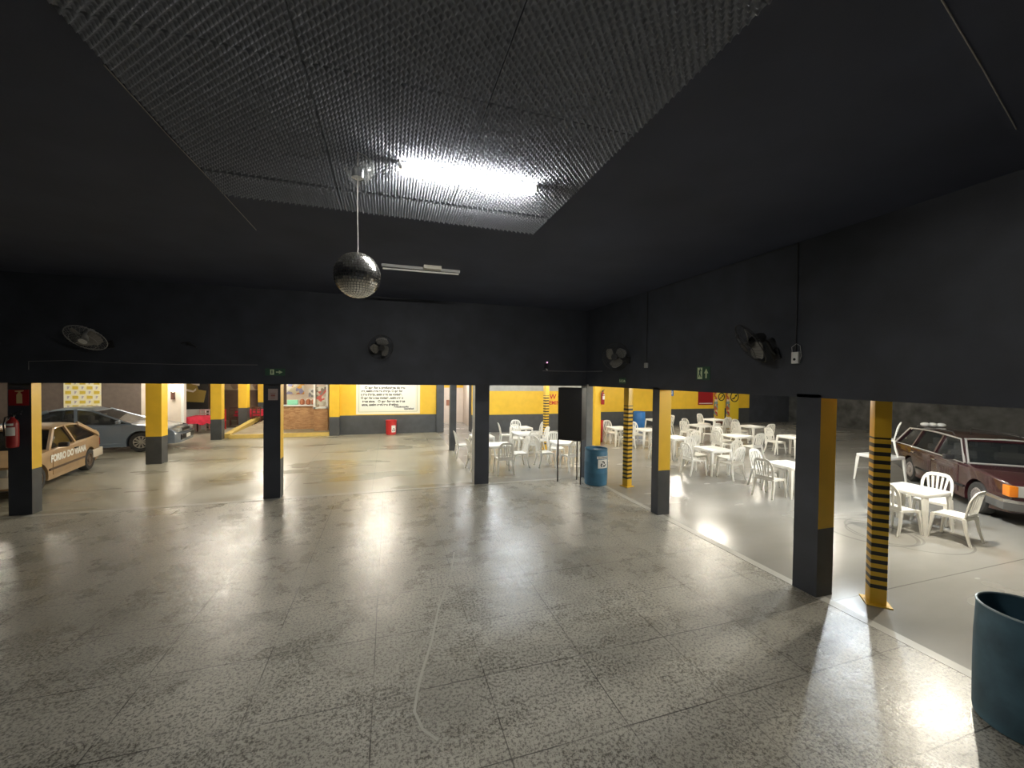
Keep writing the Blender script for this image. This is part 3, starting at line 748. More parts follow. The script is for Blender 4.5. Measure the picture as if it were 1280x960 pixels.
# sticker wrapped on the barrel, facing the hall and turned to the right
def wrap(rad, a0, a1, z0, z1, t=.002, n=8):
    mb = MB(); rg = []
    for k in range(n+1):
        a = a0+(a1-a0)*k/n; c, s_ = math.cos(a), math.sin(a)
        rg.append([(c*rad, s_*rad, z0), (c*rad, s_*rad, z1), (c*(rad+t), s_*(rad+t), z1), (c*(rad+t), s_*(rad+t), z0)])
    return mb.loft(rg)
AS = math.radians(-83)
part('sticker', wrap(.291, AS-.47, AS+.47, .45, .66), PAPER, bw, label='white sticker with a black recycling symbol')
part('sticker_title', wrap(.291, AS-.56, AS+.50, .675, .74), PAPER, bw, label='white strip with lettering')
ca, sa = math.cos(AS), math.sin(AS)
def on_barrel(me_o, rad=.2945):
    "bend a flat part, built at x=u, y=v, onto the drum"
    for v in me_o.data.vertices:
        a = AS+v.co.x/.291; rr = rad+v.co.z
        v.co = Vector((rr*math.cos(a), rr*math.sin(a), v.co.y))
rc = recycle(bw, (0, .545, 0), (1, 0, 0), (0, 1, 0), (0, 0, .001), .125, INK); on_barrel(rc)
tx = text('sticker_lettering', 'ALUMINIO', .066, INK, bw, frame_mat((0, .685, 0), (1, 0, 0), (0, 1, 0)), align='CENTER', depth=.0005, sx=.85); on_barrel(tx)
barrel(4.70, 1.67, 'faded blue open barrel at the right edge of the hall floor', BLUEOLD, .905, .29, True)
barrel(12.55, 17.8, 'bright blue barrel against the far charcoal wall', BLUE2, .93, .30)

STRIPE = bpy.data.materials.new('yellow_black_stripes'); STRIPE.use_nodes = True
nt = STRIPE.node_tree; b = nt.nodes['Principled BSDF']; tc = nt.nodes.new('ShaderNodeTexCoord'); sp = nt.nodes.new('ShaderNodeSeparateXYZ'); nt.links.new(tc.outputs['Object'], sp.inputs[0])
band = mth(nt, 'LESS_THAN', mth(nt, 'FRACT', mth(nt, 'DIVIDE', sp.outputs[2], .0985)), .47)
rng = mth(nt, 'MULTIPLY', mth(nt, 'GREATER_THAN', sp.outputs[2], .17), mth(nt, 'LESS_THAN', sp.outputs[2], 1.99))
nt.links.new(mixc(nt, mth(nt, 'MULTIPLY', band, rng), (.72, .44, .03), (.02, .018, .016)), b.inputs['Base Color']); b.inputs['Roughness'].default_value = .4
def post(x, y, rz, label, s=.155):
    o = thing('striped_post', label, 'post', (x, y, 0), rz, 'striped yellow and black posts')
    part('shaft', MB().cbox((0, 0, (ZC+.012)/2), (s, s, ZC-.012)), STRIPE, o, bevel=.004)
    part('base_plate', MB().cbox((0, 0, .006), (s+.09, s+.09, .012)), YEL, o)
    return o
post(5.60, 3.19, .82, 'black and yellow striped steel post beside the nearest pillar')
post(5.62, 8.42, .25, 'black and yellow striped steel post right of the blue barrel')
post(5.55, 13.55, .2, 'black and yellow striped steel post below the washroom wording')

# red bin below the mural
rb = thing('waste_bin', 'red plastic bin with a white recycling sticker below the mural', 'bin', (.12, 18.66, 0))
part('drum', MB().lathe([(.20, 0), (.215, .015), (.225, .30), (.235, .60), (.245, .62), (.245, .645), (.225, .645), (.215, .6), (.195, .03), (.02, .03)], 28), RED, rb, smooth=True)
AS = math.radians(-62)
part('sticker', wrap(.232, AS-.42, AS+.42, .12, .42, .004), PAPER, rb, label='white sticker')
for k in range(1):
    pass
rc = recycle(rb, (0, .22, 0), (1, 0, 0), (0, 1, 0), (0, 0, .001), .12, INK)
for v in rc.data.vertices:
    a = AS+v.co.x/.235; rr = .238+v.co.z; v.co = Vector((rr*math.cos(a), rr*math.sin(a), v.co.y))
# red bin by the plain yellow pillar
rb2 = thing('waste_bin', 'red plastic bin half hidden behind the plain yellow pillar', 'bin', (8.24, 14.6, 0))
part('drum', MB().lathe([(.22, 0), (.25, .02), (.27, .85), (.285, .87), (.285, .9), (.265, .9), (.24, .03), (.02, .03)], 24), RED, rb2, smooth=True)

# black cabinet on thin legs
cb = thing('speaker_cabinet', 'tall black cabinet on three thin metal legs left of the blue barrel', 'cabinet', (4.42, 9.12, 0), -.76)
part('cabinet', MB().box((-.31, -.12, 1.10), (.31, .30, 2.40)), mat('matt_black_board', (.012, .012, .013), .6), cb, bevel=.008)
part('shelf_frame', MB().box((-.315, -.125, 1.075), (.315, .305, 1.10)), DARKM, cb)
for x, y in ((-.30, -.11), (.30, -.11), (.08, .29)):
    part('leg', MB().cbox((x, y, .54), (.026, .026, 1.075)), DARKM, cb)

# ------------------------------------------------------------------ extinguishers and signs
def extinguisher(label, loc, rz=0, s=1.0, wall=True):
    o = thing('fire_extinguisher', label, 'fire extinguisher', loc, rz)
    part('cylinder', MB().lathe([(.07*s, 0), (.078*s, .015*s), (.08*s, .05*s), (.08*s, .42*s), (.072*s, .47*s), (.045*s, .51*s), (.028*s, .53*s), (.026*s, .56*s)], 20), mat('extinguisher_shaded_red', (.30, .016, .016), .35), o, smooth=True)  # red darkened in the colour itself to stand for shadow on the cylinder
    v = part('valve', MB().cbox((0, 0, .58*s), (.05*s, .05*s, .05*s)).bar((0, 0, .61*s), (.13*s, 0, .66*s), .02*s, .012*s).bar((0, 0, .60*s), (.12*s, 0, .60*s), .02*s, .012*s), DARKM, o)
    part('hose', MB().tube([(-.02*s, 0, .57*s), (-.10*s, 0, .55*s), (-.125*s, 0, .42*s), (-.11*s, 0, .2*s)], .011*s, 8), DARKM, o, smooth=True)
    part('paper_label', wrap(.0812*s, -PI/2-.95, -PI/2+.95, .22*s, .37*s, .001), PAPER, o, label='white instruction label')
    part('paper_band', wrap(.0812*s, -PI/2-.7, -PI/2+.7, .40*s, .44*s, .001), PAPER, o)
    part('wall_hook', MB().box((-.02*s, .075*s, .40*s), (.02*s, .10*s, .50*s)), STEEL, o)
    return o
extinguisher('red fire extinguisher on the black pillar below its red sign', (-6.48, 9.49, 1.27), 0, 1.0)
extinguisher('small red fire extinguisher high on the plain yellow pillar', (8.02, 13.76, 1.62), PI/8, .9)
def board(name, label, cat, o_, u, v, w_, h_, mats, t=.008, group=None):
    "flat sign whose lower left corner is o_, with u to the right and v up"
    o = thing(name, label, cat, o_, 0, group)
    u = Vector(u).normalized(); v = Vector(v).normalized(); n = u.cross(v)
    part('panel', MB().prism([(0, 0), (w_, 0), (w_, h_), (0, h_)], (0, 0, 0), u, v, n*t), mats, o)
    return o, u, v, n
E1, E2 = (1, 0, 0), (0, 0, 1)
o, u, v, n = board('extinguisher_sign', 'red square sign with a pale extinguisher symbol on the black pillar', 'sign', (-6.60, 9.598, 2.02), E1, E2, .28, .29, REDD)
sy = MB(); 
for q in ([(.11, .04), (.19, .04), (.19, .20), (.17, .23), (.13, .23), (.11, .20)], [(.135, .225), (.165, .225), (.165, .25), (.21, .265), (.21, .28), (.09, .27), (.09, .255), (.135, .25)]): sy.prism(q, n*.008, u, v, n*.002)
part('extinguisher_symbol', sy, mat('sign_cream', (.62, .50, .25), .6), o)
def arrow(o, mb, q, u, v, n): return mb.prism(q, n*.008, u, v, n*.002)
def exit_sign(label, o_, u, v, w_, h_, kind):
    o, u, v, n = board('exit_sign', label, 'sign', o_, u, v, w_, h_, GREEN, group=None)
    if kind == 'right':
        part('door_symbol', MB().prism([(.09*w_/.36, .02), (.16*w_/.36, .02), (.16*w_/.36, h_-.02), (.09*w_/.36, h_-.02)], n*.008, u, v, n*.002), LUM, o)
        part('figure_symbol', MB().prism([(.115*w_/.36, .04), (.13*w_/.36, .04), (.135*w_/.36, h_*.5), (.13*w_/.36, h_-.035), (.115*w_/.36, h_-.035), (.11*w_/.36, h_*.5)], n*.010, u, v, n*.001), GREEN, o)
        part('arrow_symbol', MB().prism([(.20, h_*.42), (.255, h_*.42), (.255, h_*.25), (.325, h_*.5), (.255, h_*.75), (.255, h_*.58), (.20, h_*.58)], n*.008, u, v, n*.002), LUM, o)
    else:
        part('door_symbol', MB().prism([(.03, .015), (.135, .015), (.135, h_-.015), (.03, h_-.015)], n*.008, u, v, n*.002), LUM, o)
        part('figure_symbol', MB().prism([(.05, .05), (.065, .05), (.08, .09), (.105, .045), (.12, .05), (.095, .11), (.10, .15), (.115, .14), (.12, .15), (.10, .17), (.10, .195), (.08, .195), (.08, .17), (.06, .155), (.07, .12)], n*.010, u, v, n*.001), GREEN, o)
        part('arrow_symbol', MB().prism([(.205, .03), (.235, .03), (.235, .11), (.265, .11), (.22, .19), (.175, .11), (.205, .11)], n*.008, u, v, n*.002), LUM, o)
    return o
exit_sign('small dark exit sign with a right arrow above the black pillar with the notice', (-2.46, 9.42, 2.62), E1, E2, .37, .15, 'right')
exit_sign('pale exit sign with an upward arrow on the right wall', (5.0, 5.50, 2.64), (0, -1, 0), E2, .30, .22, 'up')
o, u, v, n = board('exit_sign', 'tiny dark green exit sign on the right wall below the fan', 'sign', (5.0, 7.86, 2.53), (0, -1, 0), E2, .26, .13, GREEN)
text('sign_lettering', 'SAIDA', .085, LUM, o, frame_mat(Vector(n)*.009+Vector(u)*.13+Vector(v)*.035, u, v), align='CENTER', depth=.001)
o, u, v, n = board('paper_notice', 'pinkish paper notice on the black pillar under the exit sign', 'notice', (-2.43, 9.52, 2.10), E1, E2, .18, .24, mat('pink_paper', (.46, .36, .33), .7))
part('print', MB().box((.05, -.010, .08), (.13, -.008, .12)).box((.04, -.010, .14), (.14, -.008, .15)).box((.05, -.010, .04), (.13, -.008, .05)), mat('faded_red_print', (.33, .12, .10), .7), o)

# ------------------------------------------------------------------ mural with the painted text
mu = thing('painted_mural', 'cream painted text panel on the yellow wall', 'mural', (-1.38, 18.9, 0))
part('panel', MB().box((0, -.012, .90), (2.78, 0, 2.75)), mat('cream_mural_paint', (.80, .76, .58), .6), mu)
part('frame_line', MB().box((.10, -.016, 1.0), (.115, -.012, 2.7)).box((2.64, -.016, 1.0), (2.655, -.012, 2.7)).box((.10, -.016, 1.0), (2.655, -.012, 1.015)), mat('green_grey_line', (.30, .34, .27), .6), mu)
part('inner_panel', MB().box((.17, -.018, 1.07), (2.58, -.012, 2.7)), mat('pale_mural_paint', (.74, .76, .68), .6), mu)
LN = [('O que for a profundeza do teu', .36, 2.05), ('ser, assim será teu desejo. O que for', .22, 1.90), ('o teu desejo, assim será tua vontade.', .20, 1.745),
      ('O que for a tua vontade, assim serão', .20, 1.59), ('teus atos.   O que forem os teus', .26, 1.435), ('atos, assim será teu destino.', .24, 1.285)]
for s, x, z in LN:
    text('mural_lettering', s, .15, INKG, mu, frame_mat((x, -.019, z), E1, E2), depth=.001, sx=2.26/(len(s)*.0775) if len(s) > 34 else .93, offset=.0065)
text('mural_lettering', 'Brihadaranyaka', .105, INKG, mu, frame_mat((1.62, -.019, 1.19), E1, E2), depth=.001, offset=.0045)
text('mural_lettering', 'Upanishad', .105, INKG, mu, frame_mat((2.06, -.019, 1.10), E1, E2), depth=.001, offset=.0045)
# washroom wording painted on the wall
wc = thing('washroom_sign', 'red washroom wording painted on the yellow wall', 'sign', (7.55, 18.3, 0))
part('panel', MB().box((-.06, -.006, 1.22), (1.3, 0, 1.95)), YEL, wc)
text('washroom_lettering', 'W C', .34, RED, wc, frame_mat((.12, -.008, 1.58), E1, E2), depth=.001, offset=.008)
text('washroom_lettering', 'FEMININO', .26, RED, wc, frame_mat((-.03, -.008, 1.30), E1, E2), depth=.001, offset=.006)
struct('trim_3', MB().box((3.95, 18.29, 1.98), (10.3, 18.3, ZC)), GREYP)
# blue square sign, red banner
o, u, v, n = board('blue_sign', 'small blue square sign high on the far yellow wall', 'sign', (15.32, 18.99, 1.68), E1, E2, .34, .34, BLUE2)
text('sign_lettering', 'N', .26, PAPER, o, frame_mat(Vector(n)*.009+Vector((.17, 0, .08)), u, v), align='CENTER', depth=.001, offset=.006)
o, u, v, n = board('red_banner', 'red banner with a white line on the far yellow wall', 'banner', (17.4, 18.99, 1.14), E1, E2, 1.1, 1.6, REDD)
part('white_line', MB().box((.08, -.012, .07), (1.05, -.008, .11)), PAPER, o)
part('print', MB().box((.72, -.012, .92), (.80, -.008, 1.06)).box((.84, -.012, .95), (.92, -.008, 1.08)).box((.96, -.012, .92), (1.03, -.008, 1.08)), PAPER, o)
# yellow kiosk panels with round emblems
STK = blotches('mixed_stickers', [(.5, .05, .04), (.7, .55, .3), (.75, .5, .06), (.2, .3, .3), (.7, .6, .5), (.45, .12, .05)], 7)
for kx, lab in ((18.72, 'narrow yellow promotional panel with a round emblem, left of the pair'), (19.62, 'wide yellow promotional panel with a round emblem, right of the pair')):
    o = thing('promotional_panel', lab, 'panel', (kx, 18.85, 0), 0, 'yellow panels with round emblems')
    W_ = .52 if kx < 19 else .70
    part('board', MB().box((0, 0, .25), (W_, .12, 2.6)), mat('bright_yellow_print', (.82, .58, .04), .45), o)
    part('sticker_strip', MB().box((-.18, -.01, .3), (0, .10, 2.6)), STK, o, label='strip of mixed stickers')
    part('plinth', MB().box((0, .02, 0), (W_, .12, .25)), WOOD, o)
    cx, cz, r_ = W_*.5, 1.62, W_*.42
    e = MB(); e.tube([(cx+r_*math.cos(2*PI*k/24), -.006, cz+r_*math.sin(2*PI*k/24)) for k in range(24)], .03, 6, closed=True)
    part('round_emblem', e, INK, o, smooth=True, label='black ring emblem')
    e = MB().prism([(cx-r_*.62, cz-r_*.35), (cx-r_*.1, cz-r_*.15), (cx+r_*.2, cz+r_*.18), (cx+r_*.05, cz+r_*.32), (cx+r_*.68, cz+r_*.5), (cx+r_*.52, cz-.02), (cx+r_*.38, cz+.05), (cx, cz-r_*.42), (cx-r_*.55, cz-r_*.55)], (0, -.012, 0), E1, E2, (0, .012, 0))
    part('arrow_emblem', e, INK, o)

# ------------------------------------------------------------------ raised terrace, kerb, booth, red tables
struct('kerb', MB().box((-6.2, 18.75, 0), (-2.45, 18.95, .15)), YELDULL)
struct('ramp', MB().add([(-6.2, 18.95, 0), (-2.45, 18.95, 0), (-2.45, 20.1, 0), (-6.2, 25.8, 0), (-6.2, 18.95, .14), (-2.45, 18.95, .14), (-2.45, 20.1, .14), (-6.2, 25.8, .3)],
   [(3,2,1,0),(4,5,6,7),(0,1,5,4),(1,2,6,5),(2,3,7,6),(3,0,4,7)]), mat('ramp_cement', (.34, .28, .19), .6, var=.2, vscale=3))
struct('ramp_edge', MB().bar((-6.3, 18.9, .10), (-6.75, 25.5, .33), .22, .18), YELDULL)
bo = thing('brick_booth', 'brick fronted booth with white framed serving window', 'booth', (-4.6, 20.2, .13))
part('counter_wall', MB().box((0, 0, 0), (1.50, .18, 1.08)).box((1.42, -.7, 0), (1.98, -.52, 1.0)), BRICK, bo, label='brown brick counter front')
part('counter_top', MB().box((-.05, -.12, 1.08), (1.45, .25, 1.13)), WHITE, bo)
side = part('window_frame', MB().box((1.40, -.74, 1.0), (1.48, -.5, 2.8)).box((1.92, -.74, 1.0), (2.0, -.5, 2.8)).box((1.38, -.74, 1.0), (2.02, -.5, 1.08)).box((1.38, -.74, 2.08), (2.02, -.5, 2.13)), WHITE, bo)
part('jamb', MB().box((-.1, 0, 1.13), (-.02, .2, 2.8)), WHITE, bo)
part('back_wall', MB().box((-.3, 2.2, 0), (2.2, 2.3, 2.7)), WHITEP, bo)
part('side_wall', MB().box((1.95, -.52, 0), (2.05, 2.2, 2.7)), WHITEP, bo)
def blk(name, label, cat, c, d, m, rz=0, bevel=.01, group=None): return solo(name, MB().cbox((0, 0, 0), d), m, label, cat, c, rz, group, bevel=bevel)
blk('display_case', 'slanted mint and white display tray on the booth counter', 'tray', (-4.2, 20.33, 1.372), (.42, .2, .22), mat('mint_plastic', (.30, .75, .52), .5), .1)
blk('poster', 'poster with lettering on the back wall of the booth', 'poster', (-3.55, 22.38, 1.72), (.7, .02, .42), blotches('poster_grey_print', [(.7, .68, .62), (.25, .25, .25), (.6, .6, .6), (.3, .28, .4)], 9))
blk('poster', 'colourful poster left on the back wall of the booth', 'poster', (-4.5, 22.38, 1.95), (.8, .02, .6), blotches('poster_colour_print', [(.75, .4, .05), (.7, .68, .62), (.3, .3, .5), (.6, .55, .4), (.5, .2, .1)], 6))
blk('photo_board', 'framed photo board in the side window of the booth', 'picture', (-2.9, 19.62, 1.68), (.42, .03, .85), blotches('photo_print', [(.42, .38, .30), (.20, .18, .15), (.55, .52, .45), (.5, .10, .08), (.6, .58, .5)], 8))
blk('poster', 'pale poster right of the lettering in the booth', 'poster', (-2.93, 22.38, 1.8), (.4, .02, .8), PAPER)
for k, (cx, cm) in enumerate(((-3.8, 'left'), (-3.55, 'middle'), (-3.32, 'right'))):
    s_ = MB().lathe([(.05, 0), (.10, .03), (.11, .16), (.07, .24), (.03, .27)], 12)
    solo('snack_jar', s_, mat('terracotta_jar_'+cm, (.42, .15, .07), .5), 'reddish brown jar standing on the booth counter, %s of three' % cm, 'jar', (cx, 20.29, 1.262), 0, 'jars on the booth counter', smooth=True)
# red clothed tables with dark wooden chairs
def red_table(x, y, label, rz=0, w_=1.3, d_=.9):
    o = thing('dining_table', label, 'table', (x, y, 0), rz, 'red clothed tables')
    part('tabletop', MB().box((-w_/2, -d_/2, .70), (w_/2, d_/2, .735)), WOOD, o)
    for a in (-1, 1):
        for c in (-1, 1): part('leg', MB().leg((a*(w_/2-.08), c*(d_/2-.08), 0), (a*(w_/2-.06), c*(d_/2-.06), .70), .05, .07), WOOD, o)
    n_ = 40; rg = []
    ct = lambda k, s, z, f: (s*(w_/2+.02)*max(-1, min(1, 1.42*math.cos(k)))*(1+f), s*(d_/2+.02)*max(-1, min(1, 1.42*math.sin(k)))*(1+f), z)
    for s, z, f in ((.0, .742, 0), (1, .742, 0), (1.01, .735, 0), (1.02, .55, .03), (1.03, .42, .05)):
        rg.append([ct(2*PI*k/n_, max(s, .02), z-(.05*math.sin(k*1.7) if z < .5 else 0), f*math.sin(k*2.3)) for k in range(n_)])
    c_ = link('tablecloth', MB().loft(rg, caps=False).data('tablecloth', CLOTH, True)); c_.location = (x, y, 0); c_.rotation_euler = (0, 0, rz)
    tag(c_, label.replace('wooden table under', '').replace('a red cloth', 'red cloth draped over the dining table').strip(), 'tablecloth', 'red tablecloths')
red_table(-7.85, 21.0, 'wooden table under a red cloth beside the poster of a car', 0, 1.0)
red_table(-7.0, 24.4, 'wooden table under a red cloth between the yellow pillars', 0, 1.2)
def wood_chair(x, y, rz, label, m=WOOD, sm=None):
    o = thing('dining_chair', label, 'chair', (x, y, 0), rz, 'wooden dining chairs')
    part('seat', MB().box((-.21, -.21, .42), (.21, .21, .45)), sm or m, o, bevel=.008)
    for a in (-1, 1):
        part('leg', MB().cbox((a*.185, .185, .21), (.04, .04, .42)), m, o); part('leg', MB().cbox((a*.185, -.19, .21), (.04, .04, .42)), m, o)
    bk = MB().cbox((-.185, -.20, .70), (.045, .03, .52)).cbox((.185, -.20, .70), (.045, .03, .52)).cbox((0, -.20, .93), (.40, .03, .07)).cbox((0, -.20, .62), (.40, .03, .05)).cbox((0, -.2, .78), (.06, .025, .3)).cbox((0, -.2, .78), (.36, .025, .045))
    part('backrest', bk, m, o); return o
PINKW = mat('pink_white_paint', (.80, .58, .58), .5)
wood_chair(-8.25, 21.85, PI, 'pale painted chair with square cut out back behind the red table', PINKW, CLOTH)
wood_chair(-7.62, 21.9, PI, 'red chair behind the red table beside the pale chair', RED, CLOTH)
wood_chair(-6.5, 23.55, 0, 'dark wooden chair at the red table between the yellow pillars')
wood_chair(-7.5, 23.5, .2, 'dark wooden chair left of the red table between the yellow pillars')

PIC = blotches('brown_painting', [(.42, .30, .20), (.50, .38, .26), (.30, .20, .13), (.46, .33, .24)], 3)
for x, l in ((-8.5, 'brown painting on the rear wall between the first two yellow pillars'), (-7.42, 'brown painting on the rear wall left of the farthest pillar')):
    p_ = thing('wall_painting', l, 'painting', (x, 26.38, 0), 0, 'brown paintings on the rear wall')
    part('canvas', MB().box((-.45, -.03, 1.72), (.45, 0, 2.7)), PIC, p_)
# far left wall: backdrop, dark panel, pale panel, car poster, lantern
BDY = 20.3
bd = thing('photo_backdrop', 'yellow and white checked photo backdrop behind the parked cars', 'banner', (-12.32, BDY, 0))
part('sheet', MB().box((0, -.01, .9), (1.18, .01, 2.75)), checker('checked_print', (.82, .74, .46), (.80, .76, .60), 4.65), bd)
bl = MB(); sm = MB(); kk = 0
for r_ in range(9):
    for c_ in range(5):
        x = .05+c_*.225; z = 1.0+r_*.19
        if (r_+c_) % 2 == 0: bl.box((x, -.016, z), (x+.185, -.01, z+.125))
        else: sm.prism([(x+.06, z), (x+.10, z+.02), (x+.14, z+.11), (x+.06, z+.12)], (0, -.016, 0), E1, E2, (0, .006, 0))
part('yellow_logos', bl, mat('logo_yellow', (.62, .46, .05), .6), bd); part('grey_logos', sm, mat('logo_grey', (.45, .40, .42), .6), bd)
struct('wall_left_dark', MB().box((-16.2, 20.35, 0), (-9.85, 20.5, ZC)), mat('dark_brown_panel', (.13, .10, .085), .7, var=.1))
struct('wall_left_pale', MB().box((-9.85, 20.35, 0), (-8.45, 20.5, ZC)), WHITEP)
struct('trim_4', MB().box((-8.45, 20.3, 0), (-8.34, 20.5, ZC)), WHITE)
struct('wall_left_white', MB().box((-9.6, 22.2, 0), (-8.3, 22.35, .95)), WHITE)
po = thing('car_poster', 'large poster of an old yellow truck behind the red table', 'poster', (-9.3, 22.3, 0))
part('sheet', MB().box((0, -.01, .95), (1.1, .01, 2.6)), mat('poster_black', (.02, .02, .02), .5), po)
part('print', MB().prism([(.05, 1.32), (.92, 1.27), (1.02, 1.82), (.70, 1.88), (.64, 2.2), (.18, 2.15), (.02, 1.75)], (0, -.02, 0), E1, E2, (0, .01, 0)), mat('olive_yellow_print', (.34, .25, .06), .6), po)
part('print', MB().prism([(.05, 1.85), (.5, 1.75), (.62, 1.85), (.62, 1.95), (.5, 1.83), (.05, 1.98)], (0, -.024, 0), E1, E2, (0, .004, 0)).prism([(.25, 2.2), (.75, 2.05), (.8, 2.5), (.1, 2.5)], (0, -.024, 0), E1, E2, (0, .004, 0)), WHITEP, po)
ln = thing('wall_lantern', 'lit lantern on the pale wall right of the parking pillar', 'lantern', (-8.72, 20.28, 1.95))
part('bracket', MB().box((-.05, -.08, -.42), (.05, .06, -.1)), WOOD, ln)
part('lamp', MB().lathe([(.03, -.1), (.09, .0), (.07, .1), (.02, .15)], 12), mat('lantern_glow', (.9, .85, .7), .5, emit=(1, .9, .7), estr=9), ln, smooth=True)
solo('framed_picture', MB().box((-.12, -.02, -.16), (.12, 0, .16)), mat('brown_picture', (.35, .16, .10), .6), 'small framed picture on the cream wall of the lit back room', 'picture', (3.25, 22.58, 1.15))
for x, z in ((-10.75, 1.9), (-12.75, 1.6)):
    pass

# ------------------------------------------------------------------ ceiling foam
def foam_mesh(wx, wy, px_, py_, spp=8, amp=.027):
    mb = MB(); nx_, ny_ = int(px_*spp), int(py_*spp)
    vs = []
    for j in range(ny_+1):
        for i in range(nx_+1):
            e = 1 if 0 < i < nx_ and 0 < j < ny_ else 0
            z = max(0, math.sin(2*PI*px_*i/nx_)*math.sin(2*PI*py_*j/ny_))**1.1
            vs.append((wx*i/nx_, wy*j/ny_, -.034-e*amp*z))
    fs = [(j*(nx_+1)+i, (j+1)*(nx_+1)+i, (j+1)*(nx_+1)+i+1, j*(nx_+1)+i+1) for j in range(ny_) for i in range(nx_)]
    o_ = len(vs); vs += [(0, 0, 0), (wx, 0, 0), (wx, wy, 0), (0, wy, 0)]
    a, b_, c, d = 0, nx_, (ny_+1)*(nx_+1)-1, ny_*(nx_+1)
    fs += [(o_, o_+1, o_+2, o_+3)]
    fs += [tuple(range(0, nx_+1))+(o_+1, o_), tuple(range(d, c+1))+(o_+2, o_+3), tuple(j*(nx_+1) for j in range(ny_+1))+(o_+3, o_), tuple(j*(nx_+1)+nx_ for j in range(ny_+1))+(o_+2, o_+1)]
    me = bpy.data.meshes.new('foam'); me.from_pydata(vs, [], fs); me.materials.append(FOAM)
    for f in me.polygons: f.use_smooth = len(f.vertices) == 4
    me.update(); return me
FW = 1.058
fm, fh = foam_mesh(FW, 1.042, 20, 20), foam_mesh(FW, .47, 20, 9)
cols = [(-1.53, 'left'), (-.465, 'middle'), (.60, 'right')]
rows = [(4.05, fh, 'in the narrow row farthest behind the lit tube'), (3.53, fh, 'just behind the lit tube'), (2.48, fm, 'first row before the lit tube'),
        (1.43, fm, 'second row before the lit tube'), (.38, fm, 'third row before the lit tube')]
for y, me, d in rows:
    for x, c in cols:
        o = link('acoustic_foam_panel', me); o.location = (x, y, Z1)
        tag(o, 'egg crate foam ceiling panel %s, %s column' % (d, c), 'foam panel', 'acoustic foam panels on the ceiling')

# ------------------------------------------------------------------ hall lamps
TUBE = mat('lit_tube', (1, 1, 1), .4, emit=(1, .97, .91), estr=HALL_TUBE)
tl = thing('ceiling_light', 'lit twin tube light on the foam ceiling', 'light', (.66, 3.36, Z1))
part('batten', MB().box((-.60, -.03, -.09), (.60, .03, -.05)).box((-.4, -.015, -.05), (-.36, .015, 0)).box((.36, -.015, -.05), (.40, .015, 0)), WHITE, tl, bevel=.004)
for yy in (-.045, .045):
    t = part('tube', MB().cyl((-.565, yy, -.105), (.565, yy, -.105), .014, 12), TUBE, tl, smooth=True)
    for a in (-1, 1): part('end_cap', MB().cyl((a*.565, yy, -.105), (a*.59, yy, -.105), .017, 12).cbox((a*.58, yy*.8, -.09), (.02, .03, .03)), WHITE, t)
t2 = thing('ceiling_light', 'unlit single tube light behind the mirror ball', 'light', (.50, 6.6, Z1))
part('batten', MB().box((-.62, -.018, -.05), (.62, .018, -.004)), GREYP, t2, bevel=.004)
part('ballast_box', MB().box((.02, -.16, -.06), (.30, -.05, -.002)), mat('cream_plastic', (.6, .57, .48), .5), t2, bevel=.005)
part('tube', MB().cyl((-.60, 0, -.08), (.60, 0, -.07), .014, 12), mat('unlit_tube', (.75, .74, .68), .3), t2, smooth=True)

# mirror ball with cord and bowl shaped canopy
mbz = 3.415; BX, BY, BR = -.235, 3.27, .172
ball = thing('mirror_ball', 'mirrored disco ball hanging from the ceiling on a cord', 'disco ball', (BX, BY, mbz))
MIR = mat('mirror_tiles', (.96, .94, .89), .20, 1.0)
mb = MB(); nl = 26
for j in range(nl):
    a0 = -PI/2+PI*j/nl; a1 = -PI/2+PI*(j+1)/nl; am = (a0+a1)/2; nt_ = max(4, int(round(2*PI*BR*math.cos(am)/(PI*BR/nl))))
    for k in range(nt_):
        g = .07; b0 = 2*PI*(k+g)/nt_; b1 = 2*PI*(k+1-g)/nt_; c0 = a0+(a1-a0)*g; c1 = a1-(a1-a0)*g
        pt = lambda a, b_: Vector((BR*math.cos(a)*math.cos(b_), BR*math.cos(a)*math.sin(b_), BR*math.sin(a)))
        q = [pt(c0, b0), pt(c0, b1), pt(c1, b1), pt(c1, b0)]
        cen = sum(q, Vector())/4; nrm = (cen.normalized()+Vector((R.uniform(-1, 1), R.uniform(-1, 1), R.uniform(-1, 1)))*.06).normalized()
        q = [p-nrm*((p-cen).dot(nrm)) for p in q]
        mb.add(q+[p*.985 for p in q], [(0, 1, 2, 3), (0, 4, 5, 1), (1, 5, 6, 2), (2, 6, 7, 3), (3, 7, 4, 0)])
me = bpy.data.meshes.new('mirror_tiles'); me.from_pydata(mb.v, [], mb.f); me.materials.append(MIR); me.update(); link('mirror_tiles', me, ball)
part('ball_core', MB().sphere((0, 0, 0), BR*.984, 32), mat('ball_core_grey', (.18, .18, .17), .5), ball, smooth=True)
part('cord', MB().tube([(0, 0, BR*.97), (.004, 0, BR+.03), (-.003, 0, .55), (0, 0, Z1-mbz-.066)], .0045, 6), mat('pale_cord', (.5, .48, .45), .6), ball, smooth=True)
cz = .80
part('canopy_bowl', MB().lathe([(.012, cz-.105), (.05, cz-.095), (.085, cz-.06), (.102, cz-.01), (.105, cz+.025), (.098, cz+.025), (.094, cz-.01), (.078, cz-.055), (.045, cz-.087), (.012, cz-.096)], 24), glass('clear_acrylic', (.4, .42, .42), .10), ball, smooth=True, label='clear bowl shaped canopy')
part('motor', MB().lathe([(.01, cz-.075), (.045, cz-.06), (.05, cz+.0), (.03, cz+.02)], 16), CHROME, ball, smooth=True)
part('canopy_side', MB().lathe([(.03, -.06), (.05, -.03), (.052, .04), (.03, .07)], 14, (.07, .0, cz+.02)), glass('frosted_acrylic', (.4, .42, .42), .2), ball, smooth=True)
